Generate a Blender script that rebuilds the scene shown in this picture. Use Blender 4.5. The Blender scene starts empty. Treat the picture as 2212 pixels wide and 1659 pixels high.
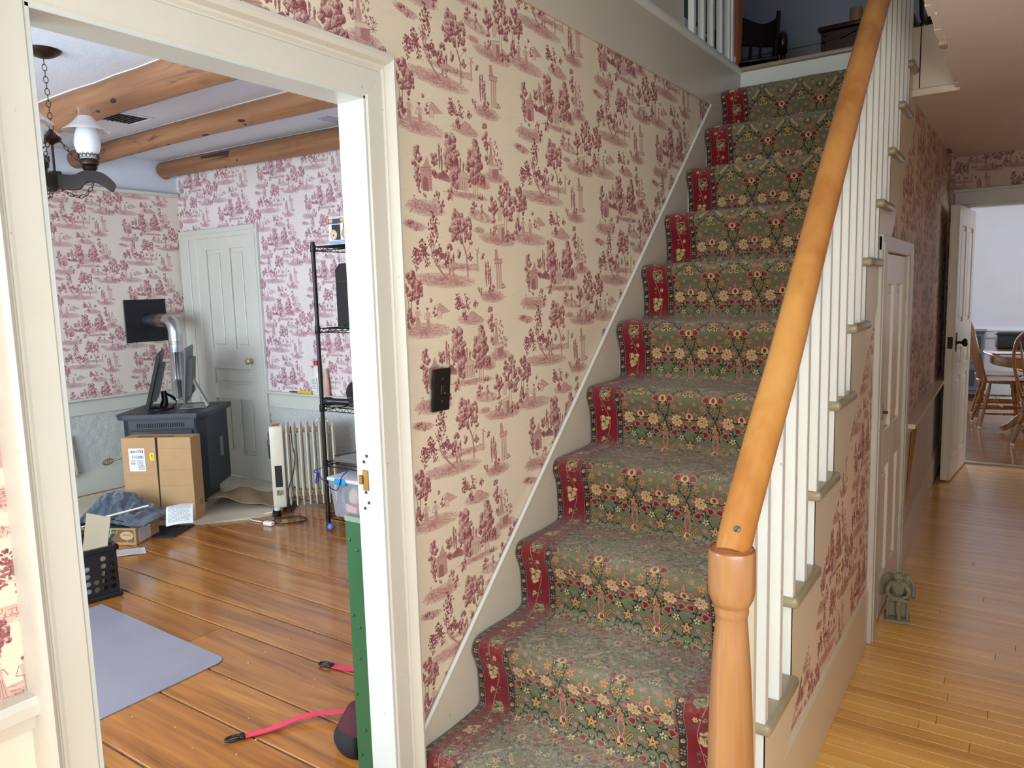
import bpy, bmesh, math, random
import numpy as np
from mathutils import Vector, Matrix, Euler

rng = random.Random(7)
SC = bpy.context.scene
COL = SC.collection

# ---------------------------------------------------------------- camera, world, lights, exposure
cam = bpy.data.objects.new('camera', bpy.data.cameras.new('camera'))
COL.objects.link(cam)
cam.data.sensor_width = 36.0
cam.data.lens = 1618.45 / 2212 * 36
cam.data.clip_start = 0.03
cam.matrix_world = Matrix(((0.8273388, -0.0444235, 0.5599437, 1.2635),
                           (0.5610129, 0.1147554, -0.8198144, 0.0),
                           (-0.0278375, 0.9924000, 0.1198637, 1.3964),
                           (0, 0, 0, 1)))
SC.camera = cam
SC.view_settings.view_transform = 'Standard'
SC.view_settings.look = 'None'
SC.view_settings.gamma = 1.0
SC.view_settings.use_curve_mapping = False
SC.view_settings.exposure = 0.0
SC.cycles.use_denoising = True
SC.cycles.max_bounces = 8
SC.cycles.diffuse_bounces = 5
SC.cycles.sample_clamp_indirect = 6.0
SC.cycles.caustics_reflective = False
SC.cycles.caustics_refractive = False
world = bpy.data.worlds.new('daylight')
SC.world = world
world.use_nodes = True
world.node_tree.nodes['Background'].inputs[0].default_value = (0.72, 0.84, 1.0, 1)
world.node_tree.nodes['Background'].inputs[1].default_value = 1.0

def area(name, loc, direction, sx, sy, watts, color):
    li = bpy.data.lights.new(name, 'AREA')
    li.shape = 'RECTANGLE'; li.size = sx; li.size_y = sy
    li.energy = watts; li.color = color
    o = bpy.data.objects.new(name, li); COL.objects.link(o)
    o.location = loc
    o.rotation_euler = Vector(direction).to_track_quat('-Z', 'Y').to_euler()
    return o
# daylight at the windows of the house (all outside the frame), plus an added hall side fill
area('daylight_hall_door', (1.15, -1.55, 1.40), (-0.1, 1, -0.1), 1.9, 1.9, 52, (0.80, 0.94, 1.0))
area('daylight_study', (-2.1, -0.75, 1.35), (0, 1, 0.18), 2.8, 1.5, 150, (0.78, 0.92, 1.0))
area('daylight_study_side', (-0.5, -0.75, 1.5), (0, 1, -0.1), 0.7, 1.2, 6, (0.78, 0.92, 1.0))
area('fill_hall_side', (2.12, 0.25, 1.45), (-1, 0.15, 0.12), 2.2, 1.5, 84, (0.80, 0.95, 1.0))  # added fill lamp on the stair wall side; the right wall has no window
area('daylight_dining', (3.55, 8.6, 1.6), (-1, 0, -0.25), 1.8, 1.2, 70, (0.96, 0.97, 1.0))
area('daylight_dining_back', (0.05, 10.72, 1.35), (0.1, -1, -0.1), 0.9, 1.3, 50, (0.9, 0.95, 1.0))
area('daylight_upstairs', (0.5, -1.5, 3.6), (0, 1, -0.22), 0.9, 1.1, 30, (0.88, 0.94, 1.0))

# ---------------------------------------------------------------- node helpers
def lin(c):
    return tuple(((v / 12.92) if v <= 0.04045 else ((v + 0.055) / 1.055) ** 2.4) for v in c)
def rgb(r, g, b):
    return lin((r / 255, g / 255, b / 255)) + (1,)

class NT:
    def __init__(s, name):
        s.m = bpy.data.materials.new(name); s.m.use_nodes = True
        s.t = s.m.node_tree; s.n = s.t.nodes; s.l = s.t.links
        s.b = s.n['Principled BSDF']
    def new(s, typ, **kw):
        nd = s.n.new(typ)
        for k, v in kw.items():
            if k == 'inp':
                for a, b in v.items():
                    if hasattr(b, 'links') or isinstance(b, bpy.types.NodeSocket): s.l.new(b, nd.inputs[a])
                    else: nd.inputs[a].default_value = b
            else: setattr(nd, k, v)
        return nd
    def link(s, a, b): s.l.new(a, b)
    def ramp(s, fac, stops):
        r = s.new('ShaderNodeValToRGB')
        el = r.color_ramp.elements
        while len(el) < len(stops): el.new(0.5)
        for e, (p, c) in zip(el, stops): e.position = p; e.color = c
        s.link(fac, r.inputs[0]); return r.outputs[0]
    def noise(s, vec, scale, detail=3, rough=0.55, dist=0.0):
        nd = s.new('ShaderNodeTexNoise', inp={'Scale': scale, 'Detail': detail, 'Roughness': rough, 'Distortion': dist})
        if vec is not None: s.link(vec, nd.inputs['Vector'])
        return nd.outputs['Fac']
    def mapping(s, vec, scale=(1, 1, 1), loc=(0, 0, 0), rot=(0, 0, 0)):
        nd = s.new('ShaderNodeMapping', inp={'Scale': scale, 'Location': loc, 'Rotation': rot})
        s.link(vec, nd.inputs['Vector']); return nd.outputs[0]
    def mix(s, fac, a, b, mode='MIX'):
        nd = s.new('ShaderNodeMix', data_type='RGBA', blend_type=mode)
        for i, v in ((0, fac), (6, a), (7, b)):
            if isinstance(v, bpy.types.NodeSocket): s.link(v, nd.inputs[i])
            else: nd.inputs[i].default_value = v
        return nd.outputs[2]
    def math(s, op, a, b=0.0, c=0.0):
        nd = s.new('ShaderNodeMath', operation=op)
        for i, v in enumerate((a, b, c)):
            if isinstance(v, bpy.types.NodeSocket): s.link(v, nd.inputs[i])
            else: nd.inputs[i].default_value = v
        return nd.outputs[0]
    def bump(s, h, strength=0.2, dist=0.01):
        nd = s.new('ShaderNodeBump', inp={'Strength': strength, 'Distance': dist})
        s.link(h, nd.inputs['Height']); s.link(nd.outputs[0], s.b.inputs['Normal'])
    def pos(s): return s.new('ShaderNodeNewGeometry').outputs['Position']
    def obj(s): return s.new('ShaderNodeTexCoord').outputs['Object']
    def rand(s): return s.new('ShaderNodeObjectInfo').outputs['Random']
    def set(s, **kw):
        for k, v in kw.items():
            i = s.b.inputs[{'rough': 'Roughness', 'metal': 'Metallic', 'spec': 'Specular IOR Level', 'trans': 'Transmission Weight',
                            'coat': 'Coat Weight', 'coatr': 'Coat Roughness', 'alpha': 'Alpha', 'ior': 'IOR', 'sheen': 'Sheen Weight', 'sss': 'Subsurface Weight', 'col': 'Base Color'}[k]]
            if isinstance(v, bpy.types.NodeSocket): s.link(v, i)
            else: i.default_value = v

def plain(name, c, rough=0.5, metal=0.0, bump=0.0, bscale=60, var=0.06, vscale=6, **kw):
    """a plain coloured surface with a little tonal variation and relief"""
    t = NT(name); p = t.obj()
    n = t.noise(p, vscale, 4)
    dark = tuple(v * (1 - var) for v in c[:3]) + (1,); lite = tuple(min(1, v * (1 + var)) for v in c[:3]) + (1,)
    t.set(col=t.ramp(n, [(0.3, dark), (0.7, lite)]), rough=rough, metal=metal, **kw)
    if bump: t.bump(t.noise(p, bscale, 4), bump, 0.004)
    return t.m

def wood(name, c_dark, c_mid, c_lite, axis=0, scale=1.0, rough=0.35, coat=0.3, coatr=0.15, world=False, grain=1.0, tone=0.12, bump=0.08, cath=False, smears=False):
    """wood with grain running along one axis; tone varies from object to object"""
    t = NT(name); p = t.pos() if world else t.obj(); r = t.rand()
    off = t.new('ShaderNodeCombineXYZ', inp={0: t.math('MULTIPLY', r, 37.0), 1: t.math('MULTIPLY', r, 91.0), 2: t.math('MULTIPLY', r, 53.0)}).outputs[0]
    pv = t.new('ShaderNodeVectorMath', operation='ADD'); t.link(p, pv.inputs[0]); t.link(off, pv.inputs[1])
    sc = [14.0, 14.0, 14.0]; sc[axis] = 1.1
    v1 = t.mapping(pv.outputs[0], [k * scale for k in sc])
    sc2 = [90.0, 90.0, 90.0]; sc2[axis] = 3.0
    v2 = t.mapping(pv.outputs[0], [k * scale for k in sc2])
    n1 = t.noise(v1, 1.0, 4, 0.55, 1.2 if cath else 0.5)
    if cath:                                                  # broad wandering figure under the fine grain
        sc3 = [5.0, 5.0, 5.0]; sc3[axis] = .55
        n0 = t.noise(t.mapping(pv.outputs[0], sc3), 1.0, 2, .5, .9)
        rings = t.math('PINGPONG', t.math('MULTIPLY', n0, 16.0), 1.0)
        n1 = t.math('ADD', t.math('MULTIPLY', n1, .85), t.math('MULTIPLY', rings, .11))
    n2 = t.noise(v2, 1.0, 3, 0.6)
    f = t.math('ADD', t.math('MULTIPLY', n1, 0.7), t.math('MULTIPLY', n2, 0.3 * grain))
    col = t.ramp(f, [(0.28, c_dark), (0.5, c_mid), (0.72, c_lite)])
    if smears:
        m1 = t.ramp(t.noise(t.mapping(pv.outputs[0], (5.0, 26, 26)), 1.0, 3, .6, .8), [(.53, (0, 0, 0, 1)), (.62, (1, 1, 1, 1))])
        m2 = t.ramp(t.noise(t.mapping(pv.outputs[0], (1.6, 3, 3)), 1.0, 2), [(.48, (0, 0, 0, 1)), (.62, (1, 1, 1, 1))])
        col = t.mix(t.math('MULTIPLY', t.math('MULTIPLY', m1, m2), .72), col, rgb(70, 48, 40))
    v = t.math('ADD', 1.0 - tone, t.math('MULTIPLY', r, 2 * tone))
    hs = t.new('ShaderNodeHueSaturation', inp={'Value': v, 'Color': col})
    t.set(col=hs.outputs[0], rough=rough, coat=coat, coatr=coatr)
    t.bump(n2, bump, 0.002)
    return t.m

# ---------------------------------------------------------------- mesh helpers
class MB:
    """collects shapes and links them as ONE mesh object"""
    def __init__(s):
        s.bm = bmesh.new()
    def _xf(s, vs, M):
        if M is not None: bmesh.ops.transform(s.bm, matrix=M, verts=vs)
    def box(s, lo, hi, M=None, bevel=0.0, seg=1):
        x0, y0, z0 = lo; x1, y1, z1 = hi
        vs = [s.bm.verts.new(p) for p in ((x0, y0, z0), (x1, y0, z0), (x1, y1, z0), (x0, y1, z0), (x0, y0, z1), (x1, y0, z1), (x1, y1, z1), (x0, y1, z1))]
        fs = [s.bm.faces.new([vs[i] for i in q]) for q in ((3, 2, 1, 0), (4, 5, 6, 7), (0, 1, 5, 4), (1, 2, 6, 5), (2, 3, 7, 6), (3, 0, 4, 7))]
        if bevel:
            ed = list({e for f in fs for e in f.edges})
            r = bmesh.ops.bevel(s.bm, geom=ed, offset=bevel, segments=seg, affect='EDGES', profile=0.5)
            vs = list({v for f in r['faces'] for v in f.verts} | {v for v in vs if v.is_valid})
        s._xf(vs, M)
        return s
    def cbox(s, c, d, M=None, bevel=0.0, seg=1):
        return s.box([c[i] - d[i] / 2 for i in range(3)], [c[i] + d[i] / 2 for i in range(3)], M, bevel, seg)
    def prism(s, poly, axis, a0, a1, M=None):
        """polygon in the two other axes (in x,y,z order), extruded along axis from a0 to a1"""
        def P(u, v, a):
            return {0: (a, u, v), 1: (u, a, v), 2: (u, v, a)}[axis]
        A = [s.bm.verts.new(P(u, v, a0)) for u, v in poly]; B = [s.bm.verts.new(P(u, v, a1)) for u, v in poly]
        n = len(poly)
        s.bm.faces.new(A); s.bm.faces.new(list(reversed(B)))
        for i in range(n): s.bm.faces.new((A[i], B[i], B[(i + 1) % n], A[(i + 1) % n]))
        s._xf(A + B, M); return s
    def tube(s, pts, r, n=8, closed=False, cap=True, M=None, flat=1.0):
        pts = [Vector(p) for p in pts]; m = len(pts)
        rr = r if isinstance(r, (list, tuple)) else [r] * m
        tg = []
        for i in range(m):
            a = pts[(i - 1) % m] if (closed or i > 0) else pts[0]
            b = pts[(i + 1) % m] if (closed or i < m - 1) else pts[-1]
            d = (b - a); tg.append(d.normalized() if d.length > 1e-9 else Vector((0, 0, 1)))
        up = Vector((0, 0, 1)) if abs(tg[0].z) < 0.9 else Vector((1, 0, 0))
        u = tg[0].cross(up).normalized(); rings = []; allv = []
        for i in range(m):
            u = (u - tg[i] * u.dot(tg[i])).normalized(); w = tg[i].cross(u)
            ring = [s.bm.verts.new(pts[i] + (u * math.cos(2 * math.pi * k / n) + w * (flat * math.sin(2 * math.pi * k / n))) * rr[i]) for k in range(n)]
            rings.append(ring); allv += ring
        for i in range(m if closed else m - 1):
            A, B = rings[i], rings[(i + 1) % m]
            for k in range(n): s.bm.faces.new((A[k], A[(k + 1) % n], B[(k + 1) % n], B[k]))
        if cap and not closed:
            s.bm.faces.new(list(reversed(rings[0]))); s.bm.faces.new(rings[-1])
        s._xf(allv, M); return s
    def lathe(s, prof, n=24, M=None, cap=True):
        rings = []; allv = []
        for r, z in prof:
            ring = [s.bm.verts.new((r * math.cos(2 * math.pi * k / n), r * math.sin(2 * math.pi * k / n), z)) for k in range(n)]
            rings.append(ring); allv += ring
        for A, B in zip(rings, rings[1:]):
            for k in range(n): s.bm.faces.new((A[k], A[(k + 1) % n], B[(k + 1) % n], B[k]))
        if cap:
            s.bm.faces.new(list(reversed(rings[0]))); s.bm.faces.new(rings[-1])
        s._xf(allv, M); return s
    def ell(s, c, d, M=None, n=14):
        r = bmesh.ops.create_uvsphere(s.bm, u_segments=n, v_segments=max(6, n // 2 + 2), radius=1.0)
        T = Matrix.Translation(c) @ Matrix.Diagonal((d[0], d[1], d[2], 1))
        bmesh.ops.transform(s.bm, matrix=(M @ T) if M is not None else T, verts=r['verts']); return s
    def sheet(s, f, nu, nv, M=None):
        """grid of points f(u, v), u and v in 0..1"""
        g = [[s.bm.verts.new(f(i / nu, j / nv)) for i in range(nu + 1)] for j in range(nv + 1)]
        for j in range(nv):
            for i in range(nu): s.bm.faces.new((g[j][i], g[j][i + 1], g[j + 1][i + 1], g[j + 1][i]))
        s._xf([v for r in g for v in r], M); return s
    def build(s, name, mat, parent=None, smooth=None, recalc=True, thick=0.0, **props):
        if recalc: bmesh.ops.recalc_face_normals(s.bm, faces=s.bm.faces)
        me = bpy.data.meshes.new(name); s.bm.to_mesh(me); s.bm.free()
        for m in (mat if isinstance(mat, (list, tuple)) else [mat]): me.materials.append(m)
        if smooth is not None:
            me.polygons.foreach_set('use_smooth', [True] * len(me.polygons))
            me.set_sharp_from_angle(angle=math.radians(smooth))
        o = bpy.data.objects.new(name, me); COL.objects.link(o)
        if parent is not None: o.parent = parent
        if thick:
            md = o.modifiers.new('thickness', 'SOLIDIFY'); md.thickness = thick; md.offset = 0
        for k, v in props.items(): o[k] = v
        return o

def thing(name, label, cat, loc=(0, 0, 0), rz=0.0, group=None, rot=None):
    o = bpy.data.objects.new(name, None); COL.objects.link(o)
    o.location = loc; o.rotation_euler = rot if rot is not None else (0, 0, rz)
    o.empty_display_size = 0.1
    o['label'] = label; o['category'] = cat
    if group: o['group'] = group
    return o
def struct(o, label, cat):
    o['kind'] = 'structure'; o['label'] = label; o['category'] = cat; return o
def tag(o, label, cat, group=None):
    o['label'] = label; o['category'] = cat
    if group: o['group'] = group
    return o
def copy_tree(o, parent=None):
    c = o.copy(); COL.objects.link(c)
    if parent is not None: c.parent = parent
    for ch in list(o.children): copy_tree(ch, c)
    return c
def text_mesh(name, txt, size, mat, parent, M, align='CENTER', extrude=0.0):
    cu = bpy.data.curves.new('lettering', 'FONT'); cu.body = txt; cu.size = size; cu.align_x = align; cu.align_y = 'CENTER'; cu.extrude = extrude
    cu.resolution_u = 3
    tmp = bpy.data.objects.new('lettering', cu)
    me = bpy.data.meshes.new_from_object(tmp)
    bpy.data.objects.remove(tmp); bpy.data.curves.remove(cu)
    me.materials.clear(); me.materials.append(mat)
    me.transform(M)
    o = bpy.data.objects.new(name, me); COL.objects.link(o); o.parent = parent
    return o
def frame(o, x, y):
    """matrix whose local X, Y axes are x, y and origin o"""
    x = Vector(x).normalized(); y = Vector(y).normalized(); z = x.cross(y)
    return Matrix(((x.x, y.x, z.x, o[0]), (x.y, y.y, z.y, o[1]), (x.z, y.z, z.z, o[2]), (0, 0, 0, 1)))
def catmull(pts, k=6):
    P = [Vector(p) for p in pts]; out = []
    for i in range(len(P) - 1):
        a, b, c, d = P[max(i - 1, 0)], P[i], P[i + 1], P[min(i + 2, len(P) - 1)]
        for j in range(k):
            t = j / k
            out.append(0.5 * ((2 * b) + (c - a) * t + (2 * a - 5 * b + 4 * c - d) * t * t + (3 * b - a - 3 * c + d) * t ** 3))
    out.append(P[-1]); return out
# ---------------------------------------------------------------- painted prints, computed here (no files): toile wallpaper and stair runner
class Ink:
    """one-channel print that wraps; a half-drop repeat: every mark is laid twice, one column on and half a repeat up"""
    def __init__(s, w, h):
        s.w, s.h = w, h; s.a = np.zeros((h, 2 * w), np.float32); s.r = np.random.RandomState(5)
    def patch(s, x, y, R):
        x0, y0 = int(math.floor(x - R)), int(math.floor(y - R)); n = int(2 * R + 3)
        jx = np.arange(x0, x0 + n); iy = np.arange(y0, y0 + n)
        return jx, iy
    def put(s, x, y, R, f, val, mode):
        for dx, dy in ((0, 0), (s.w, s.h // 2)):
            jx, iy = s.patch(x + dx, y + dy, R)
            X = (jx - (x + dx))[None, :].astype(np.float32); Y = (iy - (y + dy))[:, None].astype(np.float32)
            m = f(X, Y); ix = np.ix_(iy % s.h, jx % (2 * s.w)); A = s.a[ix]
            if mode == 'max': A = np.maximum(A, m * val)
            elif mode == 'mix': A = A + (val - A) * m
            elif mode == 'add': A = np.minimum(1.0, A + m * val)
            s.a[ix] = A
    def dot(s, x, y, rx, ry, val, ang=0.0, mode='mix', soft=1.2):
        c, n = math.cos(ang), math.sin(ang)
        def f(X, Y):
            u = (X * c + Y * n) / rx; v = (-X * n + Y * c) / ry
            return np.clip((1.0 - np.sqrt(u * u + v * v)) * min(rx, ry) / soft + 0.5, 0, 1)
        s.put(x, y, max(rx, ry) + 2, f, val, mode)
    def wash(s, x, y, rx, ry, val, slope=0.0):
        def f(X, Y):
            u = X / rx; v = (Y - X * slope) / ry
            return np.clip(1.0 - (u * u + v * v), 0, 1) ** 0.8
        s.put(x, y, max(rx, ry + abs(slope) * rx) + 2, f, val, 'add')
    def line(s, pts, wd, val, mode='mix'):
        for (x0, y0), (x1, y1) in zip(pts, pts[1:]):
            cx, cy = (x0 + x1) / 2, (y0 + y1) / 2; L = math.hypot(x1 - x0, y1 - y0) / 2 + 1e-6
            ux, uy = (x1 - x0) / (2 * L), (y1 - y0) / (2 * L)
            def f(X, Y):
                t = np.clip(X * ux + Y * uy, -L, L); d = np.sqrt((X - t * ux) ** 2 + (Y - t * uy) ** 2)
                return np.clip(wd / 2 - d + 0.5, 0, 1)
            s.put(cx, cy, L + wd + 1, f, val, mode)
    def poly(s, P, val):
        cx = sum(p[0] for p in P) / len(P); cy = sum(p[1] for p in P) / len(P)
        R = max(math.hypot(p[0] - cx, p[1] - cy) for p in P) + 1
        def f(X, Y):
            ins = np.zeros((Y.shape[0], X.shape[1]), bool)
            for (x0, y0), (x1, y1) in zip(P, P[1:] + P[:1]):
                a, b, c, d = x0 - cx, y0 - cy, x1 - cx, y1 - cy
                if b == d: continue
                ins ^= ((b > Y) != (d > Y)) & (X < (c - a) * (Y - b) / (d - b) + a)
            return ins.astype(np.float32)
        s.put(cx, cy, R, f, val, 'mix')
    # motifs -------------------------------------------------
    def crown(s, x, y, rx, ry=None, dens=1.0, base=0.47):
        ry = ry or rx; R = s.r
        for k in range(max(5, int(rx * 0.42))):
            a = R.uniform(0, 6.28); q = R.uniform(0.15, 0.9); cx, cy = x + math.cos(a) * rx * q, y + math.sin(a) * ry * q; r = rx * R.uniform(.26, .42)
            s.dot(cx + r * .22, cy + r * .26, r * 1.05, r, .80, a, soft=3); s.dot(cx, cy, r * .95, r * .88, base + R.uniform(-.1, .08), a, soft=3); s.dot(cx - r * .25, cy - r * .3, r * .55, r * .45, base - .16, a, soft=3)
            for i in range(int(r * r * .30 * dens) + 3):
                b = R.uniform(0, 6.28); p = math.sqrt(R.uniform(0, 1.2)); sh = .5 + .36 * (math.cos(b) + math.sin(b)) * p
                s.dot(cx + math.cos(b) * r * p, cy + math.sin(b) * r * p, R.uniform(1.5, 3.4), R.uniform(1.0, 2.0), min(1.0, max(.08, sh + R.uniform(-.34, .34))), R.uniform(0, 3.1))
    def leaves(s, pts, val=0.8, size=6.0, n=3, spread=9):
        R = s.r
        for x, y in pts:
            for k in range(n):
                s.dot(x + R.uniform(-spread, spread), y + R.uniform(-spread, spread), size * R.uniform(.7, 1.25), size * R.uniform(.45, .7),
                      val * R.uniform(.7, 1.15), R.uniform(0, 3.1))
                s.dot(x + R.uniform(-spread, spread), y + R.uniform(-spread, spread), 1.6, 1.0, 0.15, R.uniform(0, 3.1))
    def branch(s, x, y, ang, L, depth, wd=2.4, val=0.62, leaf=6.0):
        R = s.r; pts = [(x, y)]
        for k in range(4):
            ang += R.uniform(-.28, .28); x += math.cos(ang) * L / 4; y += math.sin(ang) * L / 4; pts.append((x, y))
        s.line(pts, wd, val)
        if depth:
            for q in (1, 2, 3, 4):
                if R.uniform(0, 1) < 0.85:
                    s.branch(pts[q][0], pts[q][1], ang + R.choice([-1, 1]) * R.uniform(.4, 1.1), L * R.uniform(.4, .62), depth - 1, wd * .6, val, leaf)
        s.leaves(pts[2:], 0.85, leaf * .72, 2, leaf * 1.5)
    def cypress(s, x, y0, y1, w):
        R = s.r
        for k in range(int(abs(y1 - y0) * 1.1)):
            t = R.uniform(0, 1); ww = w * math.sin(math.pi * min(1, .12 + t * .8)) * .6
            s.line([(x + R.uniform(-ww, ww), y0 + (y1 - y0) * t), (x + R.uniform(-ww, ww) * .6, y0 + (y1 - y0) * t + R.uniform(5, 11))], 1.5, R.uniform(.4, .95))
    def ground(s, x, y, rx, ry, slope=0.0, val=0.34):
        R = s.r; s.wash(x, y, rx, ry, val * .78, slope)
        for k in range(int(rx * ry * 0.075)):
            a = R.uniform(0, 6.28); q = math.sqrt(R.uniform(0, 1)); px = x + math.cos(a) * rx * q; py = y + math.sin(a) * ry * q * .9 + (px - x) * slope
            L = R.uniform(3, 12); s.line([(px - L, py + R.uniform(-1.5, 1.5) - L * slope), (px + L, py + R.uniform(-1.5, 1.5) + L * slope)], 1.0, R.uniform(.3, .75) * (1.1 - q * .5))
        for k in range(int(rx * 0.55)):
            px = x + R.uniform(-1, 1) * rx * .85; py = y + (px - x) * slope + R.uniform(-.5, .7) * ry
            s.line([(px, py), (px + R.uniform(-4, 4), py - R.uniform(4, 10))], 1.1, R.uniform(.45, .85))
    def sky(s, x, y, rx, ry, n):
        R = s.r
        for k in range(n):
            px = x + R.uniform(-1, 1) * rx; py = y + R.uniform(-1, 1) * ry; L = R.uniform(10, 40)
            s.line([(px - L, py + L * .07), (px + L, py - L * .07)], 0.8, R.uniform(.06, .2), 'max')
    def folk(s, x, y, h, skirt=False, lean=0.0):
        w = h * .11
        s.poly([(x - w * (1.9 if skirt else 1.1), y), (x + w * (1.9 if skirt else 1.1), y), (x + w + lean * h * .5, y - h * .55), (x + w * 1.1 + lean * h, y - h * .8), (x - w * 1.1 + lean * h, y - h * .8), (x - w + lean * h * .5, y - h * .55)], 0.26)
        for k in range(5):
            t = (k - 2) / 2.5
            s.line([(x + t * w * (1.7 if skirt else .9), y), (x + t * w * .8 + lean * h * .5, y - h * .5)], 1.0, 0.66)
        s.line([(x - w * 1.2 + lean * h, y - h * .78), (x - w * 2.0 + lean * h, y - h * .55), (x - w * .6, y - h * .5)], 2.2, 0.5)
        s.line([(x + w * 1.2 + lean * h, y - h * .78), (x + w * 2.1 + lean * h, y - h * .58)], 2.2, 0.55)
        s.dot(x + lean * h, y - h * .89, h * .065, h * .08, .25); s.dot(x + lean * h, y - h * .945, h * .08, h * .045, .75)

def paint_toile():
    W, H = 744, 762
    k = Ink(W, H)
    def T(zx, zy): return ((.282 + (zx - 640) / 2670) * 1500, ((zy - 850) - .142 * (zx - 640)) / 3655 * 1500)
    def C(zx, zy, rx, ry=None, **a):
        x, y = T(zx, zy); k.crown(x, y, rx, ry, **a)
    def G(zx, zy, rx, ry, slope=0.0, val=.34):
        x, y = T(zx, zy); k.ground(x, y, rx, ry, slope, val)
    def L(pts, w, v): k.line([T(*p) for p in pts], w, v)
    def Pg(pts, v): k.poly([T(*p) for p in pts], v)
    for q in ((640, 430), (760, 1200), (280, 1290), (1000, 160), (200, 620), (700, 1700)): k.sky(*T(*q), 240, 36, 26)
    # temple glade
    G(690, 1010, 150, 16, .02, .3); G(420, 830, 66, 16, .1, .45); G(880, 890, 60, 26, .1, .5)
    for a in ((620, 640, 745), (655, 670, 760), (385, 520, 740), (410, 560, 760), (905, 820, 930), (560, 700, 800)):
        x, y = T(a[0], a[1]); _, y2 = T(a[0], a[2]); k.cypress(x, y, y2, 13)
    for a in ((505, 500, 34), (545, 560, 26), (485, 610, 36), (540, 690, 40), (575, 610, 20), (470, 730, 20), (550, 850, 34), (520, 800, 24), (570, 790, 30),
              (790, 540, 34), (825, 590, 24), (735, 640, 30), (820, 680, 38), (770, 740, 36), (845, 740, 22), (700, 720, 22), (800, 820, 30), (740, 870, 26), (330, 660, 22), (870, 840, 24), (320, 780, 20)):
        C(a[0], a[1], a[2], a[2] * 1.05)
    Pg([(300, 850), (430, 760), (490, 830), (490, 880), (330, 830)], .5); Pg([(370, 800), (430, 765), (480, 830), (370, 850)], .62)
    for x in (512, 760, 782, 808, 500): L([(x, 1030 if x > 600 else 1050), (x + 4, 820 if x > 600 else 730)], 3.2, .2); L([(x + 7, 1030 if x > 600 else 1050), (x + 9, 830 if x > 600 else 740)], 1.6, .85)
    Pg([(585, 800), (600, 790), (640, 758), (690, 790), (706, 815), (700, 950), (592, 935)], .14)
    Pg([(583, 815), (640, 756), (708, 818), (700, 838), (592, 830)], .2)
    L([(583, 818), (640, 757), (708, 820)], 1.6, .7); L([(586, 832), (704, 842)], 1.6, .6)
    for i in range(6): L([(598 + i * 20, 842), (600 + i * 20, 945)], 2.6, .72)
    L([(580, 940), (715, 962)], 2.4, .45)
    C(480, 1000, 16, 28); C(500, 960, 14, 20); C(860, 1020, 18, 8)
    # arch ruin with a couple
    for y in range(5): C(140 + (y % 2) * 16, 575 + y * 70, 22, 20, dens=1.3)
    L([(150, 640), (150, 880)], 2, .6)
    G(225, 1110, 118, 34, .02, .36)
    Pg([(180, 745), (215, 720), (255, 640), (275, 715), (296, 735), (300, 960), (180, 930)], .34)
    Pg([(200, 950), (203, 850), (228, 820), (258, 850), (262, 960)], .56)
    L([(180, 745), (298, 740)], 3, .5); L([(182, 770), (298, 765)], 1.2, .65)
    for y in range(7): L([(275, 775 + y * 26), (298, 772 + y * 26)], 1.0, .66)
    k.folk(*T(320, 1180), 78, True); k.folk(*T(120, 1110), 50, False, -.12); k.line([T(60, 1140), T(150, 1040), T(190, 1050)], 4, .4)
    C(360, 990, 15, 20); C(385, 1080, 18, 30); C(215, 985, 12, 14); C(165, 960, 10, 26)
    # statue on a plinth
    for a in ((930, 320, 18), (922, 415, 20), (945, 400, 14), (948, 500, 22), (950, 680, 14), (940, 620, 12)): C(*a)
    L([(955, 520), (965, 700)], 2.2, .7); L([(935, 350), (955, 520)], 1.6, .7)
    k.folk(*T(1000, 600), 70, False); Pg([(975, 600), (1025, 600), (1030, 700), (970, 700)], .32)
    L([(980, 610), (976, 700)], 1.4, .7); L([(1012, 610), (1016, 700)], 1.4, .6)
    G(1040, 830, 80, 28, .02, .42)
    Pg([(958, 715), (1000, 690), (1096, 700), (1090, 840), (975, 820)], .28); Pg([(958, 715), (1096, 712), (1092, 745), (965, 745)], .12); Pg([(1010, 750), (1090, 745), (1088, 840), (1012, 835)], .48)
    for q in ((1055, 480), (1080, 520), (1040, 560), (1090, 600), (1060, 640), (1110, 660), (1045, 610), (1075, 690)): k.leaves([T(*q)], .62, 4.5, 5, 9)
    for cx, cy in ((940, 650), (1130, 685), (1120, 740)):
        x, y = T(cx, cy)
        for a in range(7): k.line([(x, y), (x + 17 * math.cos(a * .9), y + 13 * math.sin(a * .9))], 2.2, .75)
    # rock with a sprig
    G(690, 380, 96, 24, .05, .36)
    x, y = T(640, 300); k.branch(x, y, -2.2, 56, 2, 2.2, .6, 6); k.branch(x + 12, y - 4, -1.9, 46, 1, 2, .6, 6); x, y = T(715, 260); k.branch(x, y, -1.4, 28, 1, 2, .6, 6)
    Pg([(640, 340), (690, 290), (760, 330), (780, 400), (660, 400)], .3); L([(645, 340), (690, 292), (758, 330)], 1.4, .7); L([(700, 380), (760, 340), (830, 410)], 1.6, .65)
    # standing couple below a tall tree
    G(180, 380, 150, 34, .03, .34); Pg([(290, 190), (330, 150), (440, 250), (300, 260)], .3); L([(270, 170), (330, 150), (440, 245)], 1.6, .6)
    k.folk(*T(95, 350), 86, True); k.folk(*T(205, 400), 96, False, -.06); C(265, 225, 16, 22); C(245, 110, 12, 10); Pg([(300, 290), (300, 230), (320, 205), (345, 230), (345, 300)], .16); L([(300, 290), (302, 225), (320, 205), (345, 230), (345, 300)], 1.4, .6)
    for a in ((60, -120, 30), (90, -60, 28), (30, -160, 24), (120, 0, 24), (40, 30, 22), (95, 60, 20), (-20, -60, 22), (20, 230, 24), (-10, 290, 18), (20, 160, 14)): C(*a)
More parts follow.
